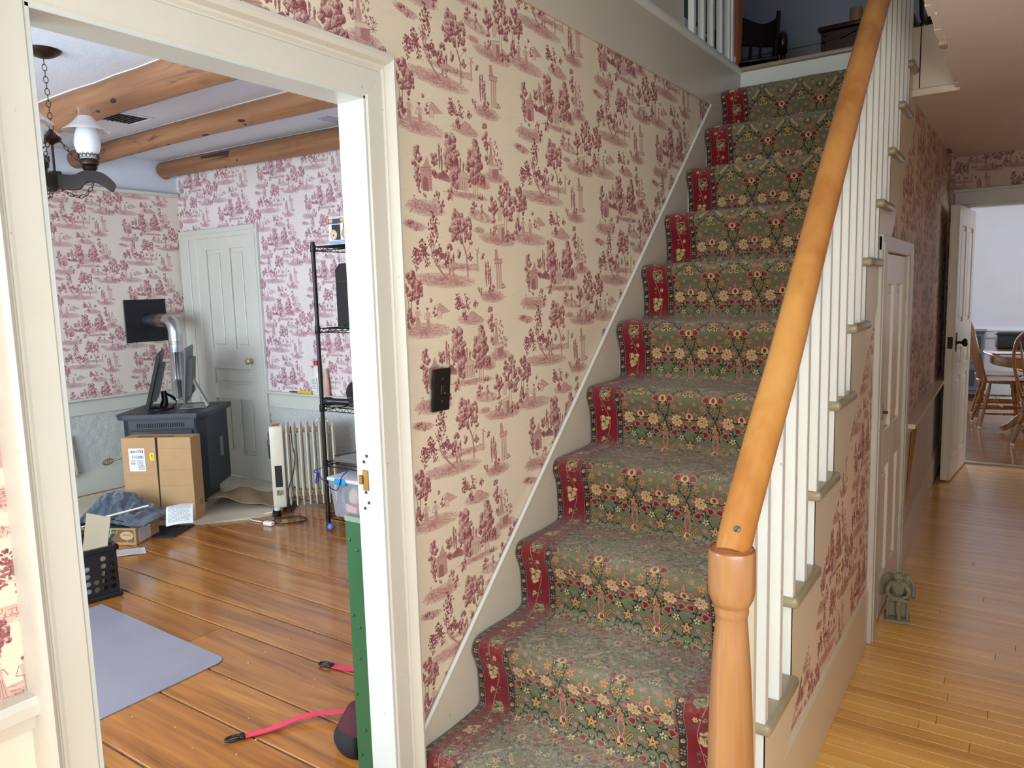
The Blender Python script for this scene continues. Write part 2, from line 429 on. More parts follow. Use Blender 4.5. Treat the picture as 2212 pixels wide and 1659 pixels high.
    L([(30, 280), (40, 60), (60, -100)], 3, .7); L([(-5, 280), (10, 100), (-15, -60)], 2.4, .65)
    # column ruin
    G(965, 190, 92, 30, .03, .42)
    for a in ((800, 90, 15), (930, 120, 16), (970, 110, 14), (1110, 110, 14), (820, 120, 12)): C(*a)
    for q in (0, 1, 2): Pg([(1020 + q * 26, -140), (1036 + q * 26, -140), (1036 + q * 26, 130), (1020 + q * 26, 130)], .2); L([(1036 + q * 26, -140), (1036 + q * 26, 130)], 2.4, .7)
    Pg([(1000, -190), (1110, -180), (1110, -140), (1005, -140)], .3); L([(1000, -190), (1110, -182)], 2, .65); L([(1000, -142), (1110, -138)], 2, .6)
    Pg([(1010, -290), (1040, -300), (1060, -190), (1012, -190)], .36)
    for q in ((890, -180), (920, -200), (945, -130)):
        x, y = T(*q); k.cypress(x, y, y + 100, 15)
    # rocks, bush, sprigs
    G(850, 1220, 84, 26, .1, .34); C(770, 1100, 18, 15); C(745, 1150, 15, 13); C(850, 1130, 14, 16); C(865, 1180, 12, 12)
    Pg([(780, 1200), (830, 1170), (850, 1230), (800, 1250)], .2); Pg([(860, 1200), (880, 1190), (930, 1260), (900, 1280)], .18); L([(782, 1200), (830, 1172), (850, 1230)], 1.3, .6)
    G(820, 1355, 44, 15, 0, .36); G(100, 1260, 66, 20, .12, .42); C(60, 1230, 16, 14); C(120, 1290, 13, 11)
    # big round tree and leafy tree with a piper
    G(400, 1800, 200, 32, .04, .36); G(560, 1690, 150, 18, .03, .26)
    for a in ((545, 1180, 26), (535, 1220, 24), (610, 1200, 20), (590, 1270, 32), (540, 1290, 28), (505, 1340, 24), (560, 1330, 30), (640, 1300, 28), (690, 1270, 22), (720, 1310, 16), (520, 1400, 20), (590, 1410, 20), (690, 1400, 20), (720, 1480, 14), (630, 1360, 22), (650, 1420, 16)): C(*a)
    L([(660, 1800), (655, 1600), (620, 1480), (600, 1300)], 5, .5); L([(640, 1580), (700, 1500), (720, 1450)], 2.6, .55); L([(672, 1800), (664, 1600), (630, 1490)], 2, .85)
    L([(420, 1800), (310, 1640), (270, 1550), (260, 1400)], 6, .42); L([(432, 1800), (320, 1640), (280, 1540)], 2, .8)
    x, y = T(268, 1560); k.branch(x, y, -1.45, 100, 2, 3, .55, 7.5); k.branch(x, y, -2.5, 84, 2, 2.6, .55, 7.5); k.branch(x + 8, y + 22, -.5, 70, 2, 2.4, .55, 7.5); k.branch(x - 4, y + 40, -2.9, 52, 1, 2, .55, 7)
    k.folk(*T(455, 1760), 58, False, .08); k.line([T(410, 1770), T(480, 1700), T(520, 1790)], 4, .4); C(500, 1740, 12, 22)
    C(470, 1490, 20, 12); C(445, 1570, 20, 22); C(480, 1600, 16, 16); x, y = T(505, 1540); k.cypress(x, y, y + 40, 9)
    C(575, 1560, 20, 18); C(690, 1600, 18, 16); C(850, 1600, 15, 18); L([(470, 1500), (468, 1580)], 1.4, .6); L([(780, 1760), (782, 1580)], 6, .3); L([(790, 1760), (790, 1580)], 2, .75)
    x, y = T(792, 1560)
    for a in range(4): k.line([(x, y), (x + 16 * math.cos(a * 1.57 + .5), y + 16 * math.sin(a * 1.57 + .5))], 3, .6)
    Pg([(700, 1700), (740, 1680), (780, 1700), (778, 1740), (700, 1740)], .22); L([(700, 1700), (740, 1680), (780, 1700)], 1.5, .65)
    # urn on a pillar between two trees
    G(1060, 1470, 140, 28, .06, .4)
    for a in ((1005, 1075, 22), (985, 1130, 22), (1030, 1150, 24), (1010, 1265, 17), (1190, 920, 26), (1215, 970, 20), (1120, 970, 24), (1180, 1030, 24), (1230, 1080, 24), (1130, 1110, 20), (1195, 1190, 22), (1150, 1190, 18), (1240, 1230, 24), (1270, 1150, 18), (1090, 1060, 14)): C(*a)
    L([(1020, 1400), (1015, 1190)], 2.4, .7); L([(1170, 1420), (1195, 1200), (1190, 960)], 2.6, .7); L([(1150, 1420), (1160, 1200), (1130, 1000)], 2, .7)
    Pg([(1075, 1280), (1068, 1200), (1080, 1130), (1112, 1130), (1122, 1200), (1110, 1280)], .18); L([(1075, 1280), (1068, 1200), (1080, 1130), (1112, 1130), (1122, 1200), (1110, 1280)], 1.5, .65)
    Pg([(1035, 1320), (1160, 1310), (1150, 1345), (1045, 1350)], .14); Pg([(1050, 1350), (1146, 1345), (1150, 1480), (1070, 1470)], .26); Pg([(1110, 1350), (1146, 1345), (1150, 1480), (1112, 1475)], .5); L([(1035, 1322), (1160, 1312)], 1.6, .65)
    Pg([(950, 1400), (1040, 1390), (1050, 1450), (970, 1460)], .34); C(985, 1370, 14, 16); C(1020, 1340, 13, 18); C(1170, 1450, 20, 20); C(1210, 1420, 22, 18); C(1250, 1460, 20, 16)
    a = k.a
    n = k.r.normal(0, .018, a.shape).astype(np.float32)
    a = np.clip(a + n, 0, 1)
    a[:, :3] *= .25; a[:, W:W + 3] *= .25                     # paper seams
    return a[::-1]                                            # row 0 at the bottom

def image_from(name, arr):
    h, w = arr.shape[:2]
    im = bpy.data.images.new(name, w, h)
    if arr.ndim == 2: arr = np.repeat(arr[:, :, None], 3, 2)
    px = np.ones((h, w, 4), np.float32); px[:, :, :3] = arr
    im.pixels.foreach_set(px.ravel()); im.update()
    try: im.pack()
    except Exception: pass
    return im

class Rug:
    """colour print that wraps in both directions; y runs along the runner"""
    def __init__(s, w, h, c):
        s.w, s.h = w, h; s.a = np.empty((h, w, 3), np.float32); s.a[:] = c; s.r = np.random.RandomState(11)
    def put(s, x, y, R, f, c):
        x0, y0 = int(x - R), int(y - R); n = int(2 * R + 3); jx = np.arange(x0, x0 + n); iy = np.arange(y0, y0 + n)
        ok = (jx >= 0) & (jx < s.w); jx = jx[ok]
        if len(jx) == 0: return
        m = f((jx - x)[None, :].astype(np.float32), (iy - y)[:, None].astype(np.float32))[:, :, None]
        ix = np.ix_(iy % s.h, jx); s.a[ix] = s.a[ix] * (1 - m) + np.array(c, np.float32) * m
    def dot(s, x, y, rx, ry, c, ang=0.0):
        co, si = math.cos(ang), math.sin(ang)
        def f(X, Y):
            u = (X * co + Y * si) / rx; v = (-X * si + Y * co) / ry
            return np.clip((1 - np.sqrt(u * u + v * v)) * min(rx, ry) + .5, 0, 1)
        s.put(x, y, max(rx, ry) + 2, f, c)
    def line(s, pts, wd, c):
        for (x0, y0), (x1, y1) in zip(pts, pts[1:]):
            cx, cy = (x0 + x1) / 2, (y0 + y1) / 2; L = math.hypot(x1 - x0, y1 - y0) / 2 + 1e-6; ux, uy = (x1 - x0) / (2 * L), (y1 - y0) / (2 * L)
            def f(X, Y):
                t = np.clip(X * ux + Y * uy, -L, L); return np.clip(wd / 2 - np.sqrt((X - t * ux) ** 2 + (Y - t * uy) ** 2) + .5, 0, 1)
            s.put(cx, cy, L + wd + 1, f, c)
    def wavy(s, pts, wd, c):
        q = catmull([(a, b, 0) for a, b in pts], 5); s.line([(p.x, p.y) for p in q], wd, c)
    def flower(s, x, y, r, c, c2, n=6, a0=0.0):
        for i in range(n):
            a = a0 + i * 6.283 / n; s.dot(x + r * .55 * math.cos(a), y + r * .55 * math.sin(a), r * .5, r * .33, c2, a)
        for i in range(n):
            a = a0 + i * 6.283 / n; s.dot(x + r * .55 * math.cos(a), y + r * .55 * math.sin(a), r * .38, r * .22, c, a)
        s.dot(x, y, r * .2, r * .2, c2)
    def carnation(s, x, y, r, ang, red, pink, black):
        s.dot(x - math.cos(ang) * r * .6, y - math.sin(ang) * r * .6, r * .5, r * .3, black, ang)
        for i in range(-2, 3):
            a = ang + i * .42; s.line([(x - math.cos(ang) * r * .4, y - math.sin(ang) * r * .4), (x + math.cos(a) * r * .95, y + math.sin(a) * r * .95)], r * .42, pink)
        for i in range(-2, 3):
            a = ang + i * .42; s.line([(x - math.cos(ang) * r * .3, y - math.sin(ang) * r * .3), (x + math.cos(a) * r * .82, y + math.sin(a) * r * .82)], r * .26, red)

def paint_rug():
    PX = 2000.0                                               # pixels per metre
    W, H = int(.744 * PX), int(.4452 * PX)
    green = lin((.43, .435, .325)); g2 = lin((.48, .475, .35)); g3 = lin((.38, .40, .31)); black = lin((.11, .12, .12)); red = lin((.50, .10, .145)); pink = lin((.74, .52, .46))
    cream = lin((.82, .73, .53)); orange = lin((.74, .54, .32)); rose = lin((.58, .30, .28)); sage = lin((.50, .50, .36)); brown = lin((.42, .33, .22)); dkgreen = lin((.23, .29, .22))
    s = Rug(W, H, green); R = s.r
    for i in range(500): s.dot(R.uniform(0, W), R.uniform(0, H), R.uniform(18, 60), R.uniform(3, 8), g2 if i % 3 else g3, R.uniform(-.4, .4))
    b = int(.0235 * PX); f0 = int(.131 * PX); mw = .1735 * PX
    c0 = W / 2
    def leaf(x, y, r, a, c=black): s.dot(x, y, r, r * .42, c, a)
    # field: mirrored vine motif, about every 17 cm, one repeat per step
    for j in range(-2, 3):
        for mir in (-1, 1):
            X = lambda u: c0 + j * mw + mir * u * mw
            Yv = lambda v: v * H
            def cw(pts, w, c, thorn=0):
                q = catmull([(X(a), Yv(d), 0) for a, d in pts], 6)
                q = [(p.x + 3 * math.sin(i * 1.9), p.y + 3 * math.cos(i * 2.3)) for i, p in enumerate(q)]
                s.line(q, w, c)
                if thorn:
                    for i in range(2, len(q) - 2, 3):
                        a = math.atan2(q[i + 1][1] - q[i - 1][1], q[i + 1][0] - q[i - 1][0]) + (1.0 if i % 2 else -1.0)
                        leaf(q[i][0] + 9 * math.cos(a), q[i][1] + 9 * math.sin(a), 10, a)
            for V in (((0, .08), (.10, .13), (.20, .10), (.30, .18), (.42, .20), (.5, .27)), ((.5, .27), (.42, .36), (.30, .38), (.2, .46), (.08, .44), (0, .5)),
                      ((0, .5), (.12, .57), (.2, .64), (.33, .66), (.44, .62), (.5, .70)), ((.5, .70), (.40, .78), (.36, .88), (.22, .92), (.1, .98), (0, 1.08))): cw(V, 5.5, black, 1)
            for w, c in ((13, rose), (6.5, pink)):
                cw(((0, .22), (.06, .27), (.13, .30), (.20, .27), (.26, .31), (.32, .27)), w, c)
                cw(((0, .80), (.05, .72), (.12, .76), (.18, .70), (.27, .72), (.33, .68)), w, c)
                cw(((.5, .46), (.45, .52), (.47, .58), (.5, .64)), w, c); cw(((.36, .98), (.42, .93), (.5, .95)), w, c)
            for w, c in ((26, black), (20, orange), (8, brown)): cw(((.45, .40), (.40, .47), (.33, .50)), w, c)
            for w, c in ((22, rose), (15, cream), (5, rose)): cw(((.10, .035), (.17, .0), (.25, -.03)), w, c)
            for u, v, r, a in ((.24, .215, 34, 1.9), (.14, .365, 32, 1.1), (.38, .86, 32, 2.3), (.30, .585, 30, 1.2), (.09, .63, 28, 2.0), (.42, .30, 26, .8)):
                s.carnation(X(u), Yv(v), r, a if mir > 0 else math.pi - a, red, pink, black)
            for u, v, r, c, c2 in ((.34, .345, 27, cream, rose), (.17, .56, 24, cream, black), (.43, .13, 24, cream, black), (.29, .80, 25, orange, rose), (.06, .90, 22, cream, black), (.46, .78, 22, orange, black)): s.flower(X(u), Yv(v), r, c, c2, 5, .4 * mir)
            s.flower(X(.25), Yv(.69), 50, rose, rose, 9, .2); s.flower(X(.25), Yv(.69), 46, cream, rose, 9, .2); s.flower(X(.25), Yv(.69), 25, cream, rose, 6); s.dot(X(.25), Yv(.69), 6, 6, red)
            for u, v in ((.07, .315), (.28, .445), (.19, .50), (.45, .945), (.13, .83), (.40, .70), (.22, .155), (.33, .03), (.09, .17), (.48, .58), (.20, .90), (.36, .25)): s.flower(X(u), Yv(v), 16, pink, rose, 6, .3)
            for u, v, a in ((.36, .21, .5), (.18, .41, 2), (.47, .36, 1), (.08, .7, 2.6), (.33, .75, .6), (.42, .56, 1.4), (.05, .16, .3), (.30, .06, 1.9), (.15, .24, 1.1), (.25, .37, 2.2), (.38, .43, .2), (.04, .40, 1.3), (.23, .61, .9), (.37, .62, 2.1), (.15, .70, .4), (.42, .82, 1.7), (.28, .95, .8), (.06, .97, 2.5)):
                leaf(X(u), Yv(v), 13, a * mir); leaf(X(u) + 11 * mir, Yv(v) + 8, 9, a * mir + .9, sage); s.dot(X(u) - 6 * mir, Yv(v) + 9, 5, 3, cream, a)
        X0 = c0 + j * mw; X5 = X0 + mw / 2
        for (x, v) in ((X0, .205), (X5, .44), (X0, .72), (X5, .86)):
            y = v * H; s.dot(x, y, 30, 36, rose); s.dot(x, y, 25, 31, cream); s.dot(x, y + 6, 11, 16, red); s.dot(x, y - 26, 16, 10, orange); s.dot(x - 16, y - 20, 8, 5, black, .7); s.dot(x + 16, y - 20, 8, 5, black, -.7)
        for (x, v) in ((X5, .27), (X0, .50), (X0, .94), (X5, .64)):
            y = v * H; s.flower(x, y, 38, orange, black, 5, .3); s.flower(x, y, 18, cream, rose, 5, .9); s.dot(x, y, 6, 6, red)
        for (x, v) in ((X5, .0), (X0, .08), (X0, .36)): s.dot(x, v * H, 34, 24, dkgreen); s.flower(x, v * H, 27, sage, black, 6); s.flower(x, v * H + 6, 13, cream, rose, 6)
    # borders
    for side in (0, 1):
        fx = (lambda x: x) if side == 0 else (lambda x: W - 1 - x)
        def band(x0, x1, c):
            a, d = sorted((fx(x0), fx(x1))); s.a[:, int(a):int(d) + 1] = c
        band(0, f0, red)
        for x0 in (4, f0 - b - 2):
            band(x0, x0 + b, lin((.15, .16, .15)))
            n = 15
            for i in range(n):
                y = (i + .5) * H / n; x = fx(x0 + b / 2)
                if i % 2: s.flower(x, y, 20, pink, black, 4, .78)
                else: s.dot(x, y, 15, 11, orange, .6); s.dot(x + 4, y + 4, 6, 4, rose); s.dot(x - 6, y - 6, 4, 4, cream)
                for q in range(9): s.dot(x + R.uniform(-b / 2 + 2, b / 2 - 2), y + H / n / 2 + R.uniform(-9, 9), 2.4, 2, (sage, dkgreen, pink)[q % 3])
            for e in (x0 + 2, x0 + b - 2): s.line([(fx(e), 0), (fx(e), H)], 1.8, pink)
        m0, m1 = 4 + b, f0 - b - 2; mc = (m0 + m1) / 2
        s.wavy([(fx(mc + 28 * math.sin(t * 6.283 / 8 * 2)), t * H / 8) for t in range(9)], 4, pink)
        for i in range(4):
            y = (i + .5) * H / 4; x = fx(mc + (12 if i % 2 else -12)); c, c2 = ((cream, brown), (sage, dkgreen))[i % 2]
            for q in range(16): s.dot(x + R.uniform(-30, 30), y + R.uniform(-44, 44), R.uniform(8, 19), R.uniform(6, 14), c, R.uniform(0, 3))
            for q in range(5): s.wavy([(x + R.uniform(-40, 40), y + R.uniform(-50, 50)) for z in range(3)], 3, (cream, sage, pink)[q % 3])
            s.dot(x - 8, y + 10, 14, 8, c2, .5); s.dot(x, y, 10, 6, cream if i % 2 else orange, .6)
            s.flower(fx(mc + (-26 if i % 2 else 26)), y + H / 8, 17, cream, red, 6); s.flower(fx(mc + (24 if i % 2 else -24)), y + H / 8 + 14, 13, sage, dkgreen, 5)
            for q in range(6): s.dot(fx(mc + R.uniform(-40, 40)), y + H / 8 + R.uniform(-24, 24), 6, 4, (sage, cream, black)[q % 3], R.uniform(0, 3))
    s.a *= (1 + R.normal(0, .10, (H, W, 1))).astype(np.float32)
    return np.clip(s.a * .80, 0, 1)

TOILE = image_from('toile_print', paint_toile())
TOILE.colorspace_settings.name = 'Non-Color'
RUG = image_from('runner_print', paint_rug())
RUG.colorspace_settings.name = 'Non-Color'                    # values are already linear
# ---------------------------------------------------------------- materials
def wallpaper(name, ax, off=(0.0, 0.0), tintc=(222, 207, 184), inkc=(122, 58, 68)):
    """toile print laid along one wall axis; one repeat is 49.65 cm wide and 50.8 cm high, half drop"""
    t = NT(name); p = t.pos()
    sep = t.new('ShaderNodeSeparateXYZ'); t.link(p, sep.inputs[0])
    u = t.math('MULTIPLY', t.math('SUBTRACT', sep.outputs[ax], 1.359 + off[0]), 1 / 0.993)
    v = t.math('MULTIPLY', t.math('SUBTRACT', sep.outputs[2], 1.705 + off[1]), 1 / 0.508)
    uv = t.new('ShaderNodeCombineXYZ', inp={0: u, 1: v}).outputs[0]
    im = t.new('ShaderNodeTexImage', image=TOILE, extension='REPEAT'); t.link(uv, im.inputs[0])
    fine = t.noise(t.mapping(p, (300, 300, 300)), 1.0, 2)
    cloud = t.noise(p, 1.6, 3)
    paper = t.ramp(cloud, [(0.3, rgb(tintc[0] - 7, tintc[1] - 8, tintc[2] - 9)), (0.7, rgb(tintc[0] + 4, tintc[1] + 4, tintc[2] + 5))])
    pale = t.ramp(im.outputs[0], [(0.0, (0, 0, 0, 1)), (0.40, (1, 1, 1, 1))])
    deep = t.ramp(im.outputs[0], [(0.36, (0, 0, 0, 1)), (0.62, (.62, .62, .62, 1)), (0.92, (1, 1, 1, 1))])
    mid = tuple((inkc[i] * .5 + tintc[i] * .5) + (8, 1, 3)[i] for i in range(3))
    col = t.mix(deep, t.mix(pale, paper, rgb(*mid)), rgb(*inkc))
    t.set(col=col, rough=0.55, spec=0.3)
    t.bump(fine, 0.05, 0.001)
    return t.m
WP_X = wallpaper('toile wallpaper along the stair wall', 1)
WP_Y = wallpaper('toile wallpaper across the study', 0, (0.1, 0.1), (230, 222, 220), (146, 88, 106))
WP_S = wallpaper('toile wallpaper on the study side wall', 1, (0.22, 0.02), (230, 218, 208), (146, 84, 96))
WP_H = wallpaper('toile wallpaper along the hall', 1, (0.3, 0.1), (222, 203, 180))

def paint(name, c, rough=0.35, chips=True, bump=0.12, chipc=(150, 140, 125)):
    """old brush paint: slight ripples, specks and small chips"""
    t = NT(name); p = t.pos()
    n = t.noise(p, 3.0, 4); base = t.ramp(n, [(0.3, rgb(c[0] - 6, c[1] - 6, c[2] - 7)), (0.7, rgb(*c))])
    if chips:
        v = t.noise(p, 42.0, 2, .5)
        f = t.ramp(v, [(0.745, (0, 0, 0, 1)), (0.775, (1, 1, 1, 1))])
        base = t.mix(t.math('MULTIPLY', f, .55), base, rgb(*chipc))
    t.set(col=base, rough=rough, spec=0.5)
    h = t.math('ADD', t.noise(p, 14, 3), t.math('MULTIPLY', t.noise(p, 120, 3), .35))
    t.bump(h, bump, 0.006)
    return t.m
WHITE = paint('glossy white paint', (220, 220, 214), .32)
CREAM = paint('cream paint', (218, 205, 184), .32)
JAMBW = paint('white door jamb paint', (196, 200, 198), .34)
JAMB = paint('off white casing paint', (203, 198, 188), .34)
STUDYW = paint('pale grey green paint', (214, 214, 206), .4, False)
GREYW = paint('warm grey stair paint', (204, 194, 178), .3)
TREADP = paint('taupe tread paint', (156, 144, 118), .28, True, .1, (214, 205, 185))
DOORW = paint('old door paint', (226, 218, 204), .3)
PLASTER = paint('cream plaster', (222, 206, 188), .7, False, .3)
CEIL = paint('white ceiling paint', (216, 222, 234), .85, False, .35)
CEILH = paint('hall ceiling paint', (232, 226, 224), .6, False, .15)
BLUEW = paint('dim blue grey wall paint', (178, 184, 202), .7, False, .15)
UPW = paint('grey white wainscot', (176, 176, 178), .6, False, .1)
DINW = paint('white dining room wall', (226, 228, 234), .6, False, .12)
BLACKGAP = plain('dark joint', rgb(38, 26, 18), .9)

def emboss(name, c):
    t = NT(name); p = t.pos()
    v = t.new('ShaderNodeTexVoronoi', feature='SMOOTH_F1', inp={'Scale': 22.0}); t.link(t.mapping(p, (1, 1, 1)), v.inputs[0])
    n = t.noise(p, 30, 4, .6, 1.5)
    t.set(col=t.ramp(n, [(.3, rgb(c[0] - 8, c[1] - 8, c[2] - 8)), (.7, rgb(*c))]), rough=.38, spec=.5)
    t.bump(t.math('ADD', v.outputs[0], n), .55, .012); return t.m
EMBOSS = emboss('embossed painted dado paper', (206, 208, 206))
EMBOSSH = emboss('embossed hall dado paper', (206, 190, 176))

PINE = wood('amber pine floorboard', rgb(108, 60, 22), rgb(170, 105, 45), rgb(202, 136, 66), 0, 0.62, .26, .6, .12, True, 1.0, .10, .10, True)
MAPLE = wood('narrow maple strip', rgb(208, 146, 68), rgb(238, 182, 94), rgb(248, 204, 120), 0, 0.8, .28, .95, .2, True, .8, .07, .05)
DINEF = wood('dark dining room floor strip', rgb(92, 58, 24), rgb(140, 92, 42), rgb(170, 118, 58), 0, 0.6, .22, .22, .1, True, .8, .08, .06)
LOG = wood('peeled log', rgb(84, 52, 32), rgb(144, 98, 64), rgb(172, 126, 90), 0, 0.5, .5, .15, .35, True, 1.0, .06, .25, False, True)
RAILW = wood('honey handrail wood', rgb(172, 106, 48), rgb(206, 146, 76), rgb(222, 166, 96), 2, 0.3, .25, .5, .12, True, .5, .02, .04)
NEWELW = wood('orange newel wood', rgb(136, 90, 52), rgb(170, 122, 78), rgb(192, 146, 100), 2, 0.7, .3, .45, .15, False, .8, .02, .05)
DARKN = wood('brown newel wood', rgb(96, 48, 22), rgb(140, 78, 38), rgb(164, 98, 50), 2, 0.4, .25, .5, .15, False, .8, .02, .05)
OAK = wood('golden oak', rgb(86, 50, 18), rgb(144, 92, 38), rgb(176, 120, 60), 2, 0.8, .28, .5, .12, False, 1.0, .08, .06)
CHERRY = wood('red brown cherry wood', rgb(44, 18, 10), rgb(78, 34, 20), rgb(102, 48, 28), 0, 0.6, .3, .4, .2, False, .8, .04, .04)
DARKW = wood('nearly black chair wood', rgb(24, 10, 8), rgb(44, 20, 14), rgb(62, 30, 20), 2, 0.6, .3, .4, .2, False, .8, .04, .04)
ARMW = wood('dark walnut chandelier wood', rgb(26, 17, 14), rgb(42, 29, 24), rgb(54, 38, 32), 0, .6, .6, .0, .3, False, .8, .03, .04)
# ---------------------------------------------------------------- the room shell
XL, YB, ZC = -4.44, 3.627, 2.505                # study: side wall, far wall, ceiling
R, T, Y1 = .212, .23323, 1.3822                 # stair riser, run, nominal first nosing
WF = .8195                                      # hall face of the stair stringer
HALLX = 2.15
def nose(k): return Y1 + (k - 1) * T - .018
def riserY(k): return nose(k) + .024

# study floor: wide boards running across the view, each a part
fl = thing('floor', 'worn amber floor of wide pine boards in the room through the doorway', 'floor'); fl['kind'] = 'structure'
MB().box((XL, -.9, -.05), (-.045, YB, -.006)).build('subfloor', plain('dirt in the floor seams', rgb(92, 78, 62), .95, 0, .4, 90, .5, 18), fl)
seams = [-.9, -.66, -.40, -.16, .08, .34, .60, .85, 1.108, 1.382, 1.580, 1.836, 2.010, 2.222, 2.469, 2.70, 2.94, 3.16, 3.40, YB]
for a, b in zip(seams, seams[1:]):
    cuts = [XL, -.045]
    if rng.random() < .6 and b > 1.2: cuts.insert(1, rng.choice([-3.4, -3.0, -2.2, -1.4]) + rng.uniform(-.2, .2))
    for c, d in zip(cuts, cuts[1:]):
        o = MB().box((c + .0015, a + .0042, -.02), (d - .0015, b - .0042, rng.uniform(-.0012, .0004)), None, .0022).build('floorboard', PINE, fl)
# hall floor: narrow strips running across the hall
fh = thing('floor', 'honey coloured floor of narrow wooden strips beside the staircase', 'floor'); fh['kind'] = 'structure'
MB().box((-.0, -1.6, -.05), (HALLX, 6.66, -.009)).build('subfloor', BLACKGAP, fh)
y = 1.15; sw = .0575
MB().box((-.0, -1.6, -.04), (HALLX, 1.15, 0)).build('floor_plank', MAPLE, fh)
while y < 6.66 - .01:
    w = sw if y < 4.2 else .0767
    y2 = min(y + w, 6.66)
    x0 = .80
    cuts = [x0, HALLX]
    if y < 4.2: cuts.insert(1, rng.uniform(1.0, 1.9))
    for c, d in zip(cuts, cuts[1:]):
        MB().box((c + .0005, y + .0006, -.02), (d - .0005, y2 - .0006, rng.uniform(-.0006, .0)), None, .0012).build('floorboard', MAPLE, fh)
    y = y2
struct(MB().box((.86, 6.61, -.01), (1.8, 6.69, .012), None, .005).build('trim_1', TREADP), 'worn wooden threshold under the far doorway', 'threshold')
# dining room floor
fd = thing('floor', 'dark glossy strip floor of the dining room beyond the far doorway', 'floor'); fd['kind'] = 'structure'
MB().box((-1.2, 6.69, -.05), (3.6, 10.8, -.009)).build('subfloor', BLACKGAP, fd)
y = 6.69
while y < 10.79:
    y2 = min(y + .0832, 10.8)
    MB().box((-1.2, y + .0006, -.02), (3.6, y2 - .0006, rng.uniform(-.0008, .0)), None, .0015).build('floorboard', DINEF, fd)
    y = y2

# stair wall: plank wall between hall and study (X from -.045 to 0) with the doorway
DY0, DY1, DZ = .565, 1.262, 1.845
w = MB(); w.box((-.045, -1.6, .80), (0, DY0, 2.485)); w.box((-.045, DY0, DZ), (0, DY1, 2.485)); w.box((-.045, DY1, 0), (0, 3.99, 2.485))
struct(w.build('wall_left', WP_X), 'wall beside the stairs papered in red toile on cream', 'wall')
w = MB(); w.box((-.045, -1.6, 0), (.002, DY0, .80))
struct(w.build('wall_left', PLASTER), 'cream dado panel below the chair rail left of the doorway', 'wall')
w = MB(); w.box((-.053, -1.0, 0), (-.0455, DY0, 2.6)); w.box((-.053, DY0, DZ), (-.0455, DY1, 2.6)); w.box((-.053, DY1, 0), (-.0455, YB, 2.6))
struct(w.build('wall_left', CEIL), 'study face of the doorway wall', 'wall')
cr = MB(); cr.prism([(.002, .742), (.012, .742), (.02, .765), (.034, .772), (.036, .79), (.028, .80), (.002, .80)], 1, -1.6, .484)
struct(cr.build('trim_2', JAMB, smooth=30), 'chipped white chair rail left of the doorway', 'trim')

# doorway casing and jamb
dc = thing('trim', 'cream painted casing around the study doorway', 'door frame'); dc['kind'] = 'structure'
prof = [(0, 0), (.026, 0), (.030, .004), (.030, .046), (.026, .049), (.026, .052), (.032, .056), (.032, .060), (.046, .064), (.052, .071), (.050, .079), (.040, .083), (0, .084)]
def mitred(a, b):
    m = MB(); A = [m.bm.verts.new(p) for p in a]; B = [m.bm.verts.new(p) for p in b]; n = len(A)
    m.bm.faces.new(A); m.bm.faces.new(list(reversed(B)))
    for i in range(n): m.bm.faces.new((A[i], B[i], B[(i + 1) % n], A[(i + 1) % n]))
    return m
mitred([(x, DY1 + y, 0) for x, y in prof], [(x, DY1 + y, DZ + y * 1.25 - .0004) for x, y in prof]).build('side_casing', JAMB, dc, smooth=35)
mitred([(x, DY0 - y, 0) for x, y in prof], [(x, DY0 - y, DZ + y * 1.25 - .0004) for x, y in prof]).build('side_casing', JAMB, dc, smooth=35)
mitred([(x, DY0 - y, DZ + y * 1.25) for x, y in prof], [(x, DY1 + y, DZ + y * 1.25) for x, y in prof]).build('head_casing', JAMB, dc, smooth=35)
MB().box((-.056, DY1 - .007, 0), (.0265, DY1 + .002, DZ - .0005), None, .001).build('jamb', JAMBW, dc)
MB().box((-.056, DY0 - .002, 0), (.0265, DY0 + .007, DZ - .0005), None, .001).build('jamb', JAMBW, dc)
MB().box((-.056, DY0, DZ - .008), (.0265, DY1, DZ + .002), None, .001).build('head_jamb', JAMBW, dc)
BRASSY = plain('worn brass', rgb(150, 112, 62), .35, .9)
MB().box((-.036, DY1 - .010, .935), (-.018, DY1 - .006, .985), None, .001).box((-.046, DY1 - .015, .95), (-.034, DY1 - .006, .972), None, .002).build('strike_plate', BRASSY, dc)
k = MB()
for z, yy in ((.905, -.02), (.93, -.028), (1.005, -.03), (1.02, -.02), (.89, -.034)): k.lathe([(.004, 0), (.004, .001)], 8, frame((yy, DY1 - .0078, z), (1, 0, 0), (0, 0, 1)))
k.build('screw_hole', plain('dark hole', rgb(50, 42, 36), .8), dc)

# fascia above the wallpaper, its rounded nosing, plain wall above
struct(MB().box((0, -1.6, 2.25), (.013, 3.99, 2.47), None, .002).build('trim_3', GREYW), 'broad grey painted fascia board above the stair wallpaper', 'trim')
struct(MB().tube([(.006, -1.6, 2.488), (.006, 3.985, 2.488)], .021, 14).build('trim_4', WHITE, smooth=50), 'rounded white nosing along the top of the fascia', 'trim')
struct(MB().box((-.06, -1.6, 2.5), (-.012, 3.27, 4.6)).build('wall_left', GREYW), 'plain grey wall above the rounded nosing', 'wall')
sk = MB(); sy0 = 1.31
line = lambda yy: .286 + .9114 * (yy - 1.401)
sk.prism([(1.349, 0), (1.349, line(1.349)), (3.556, line(3.556)), (3.99, 2.25), (3.99, 0)], 0, 0.0005, .013)
struct(sk.build('trim_5', GREYW), 'grey painted skirt board climbing beside the stair runner', 'skirt board')
struct(MB().tube([(.010, 1.352, line(1.352)), (.010, 3.553, line(3.553))], .0065, 8).build('trim_6', WHITE, smooth=60), 'thin white bead on the sloping edge of the skirt board', 'trim')

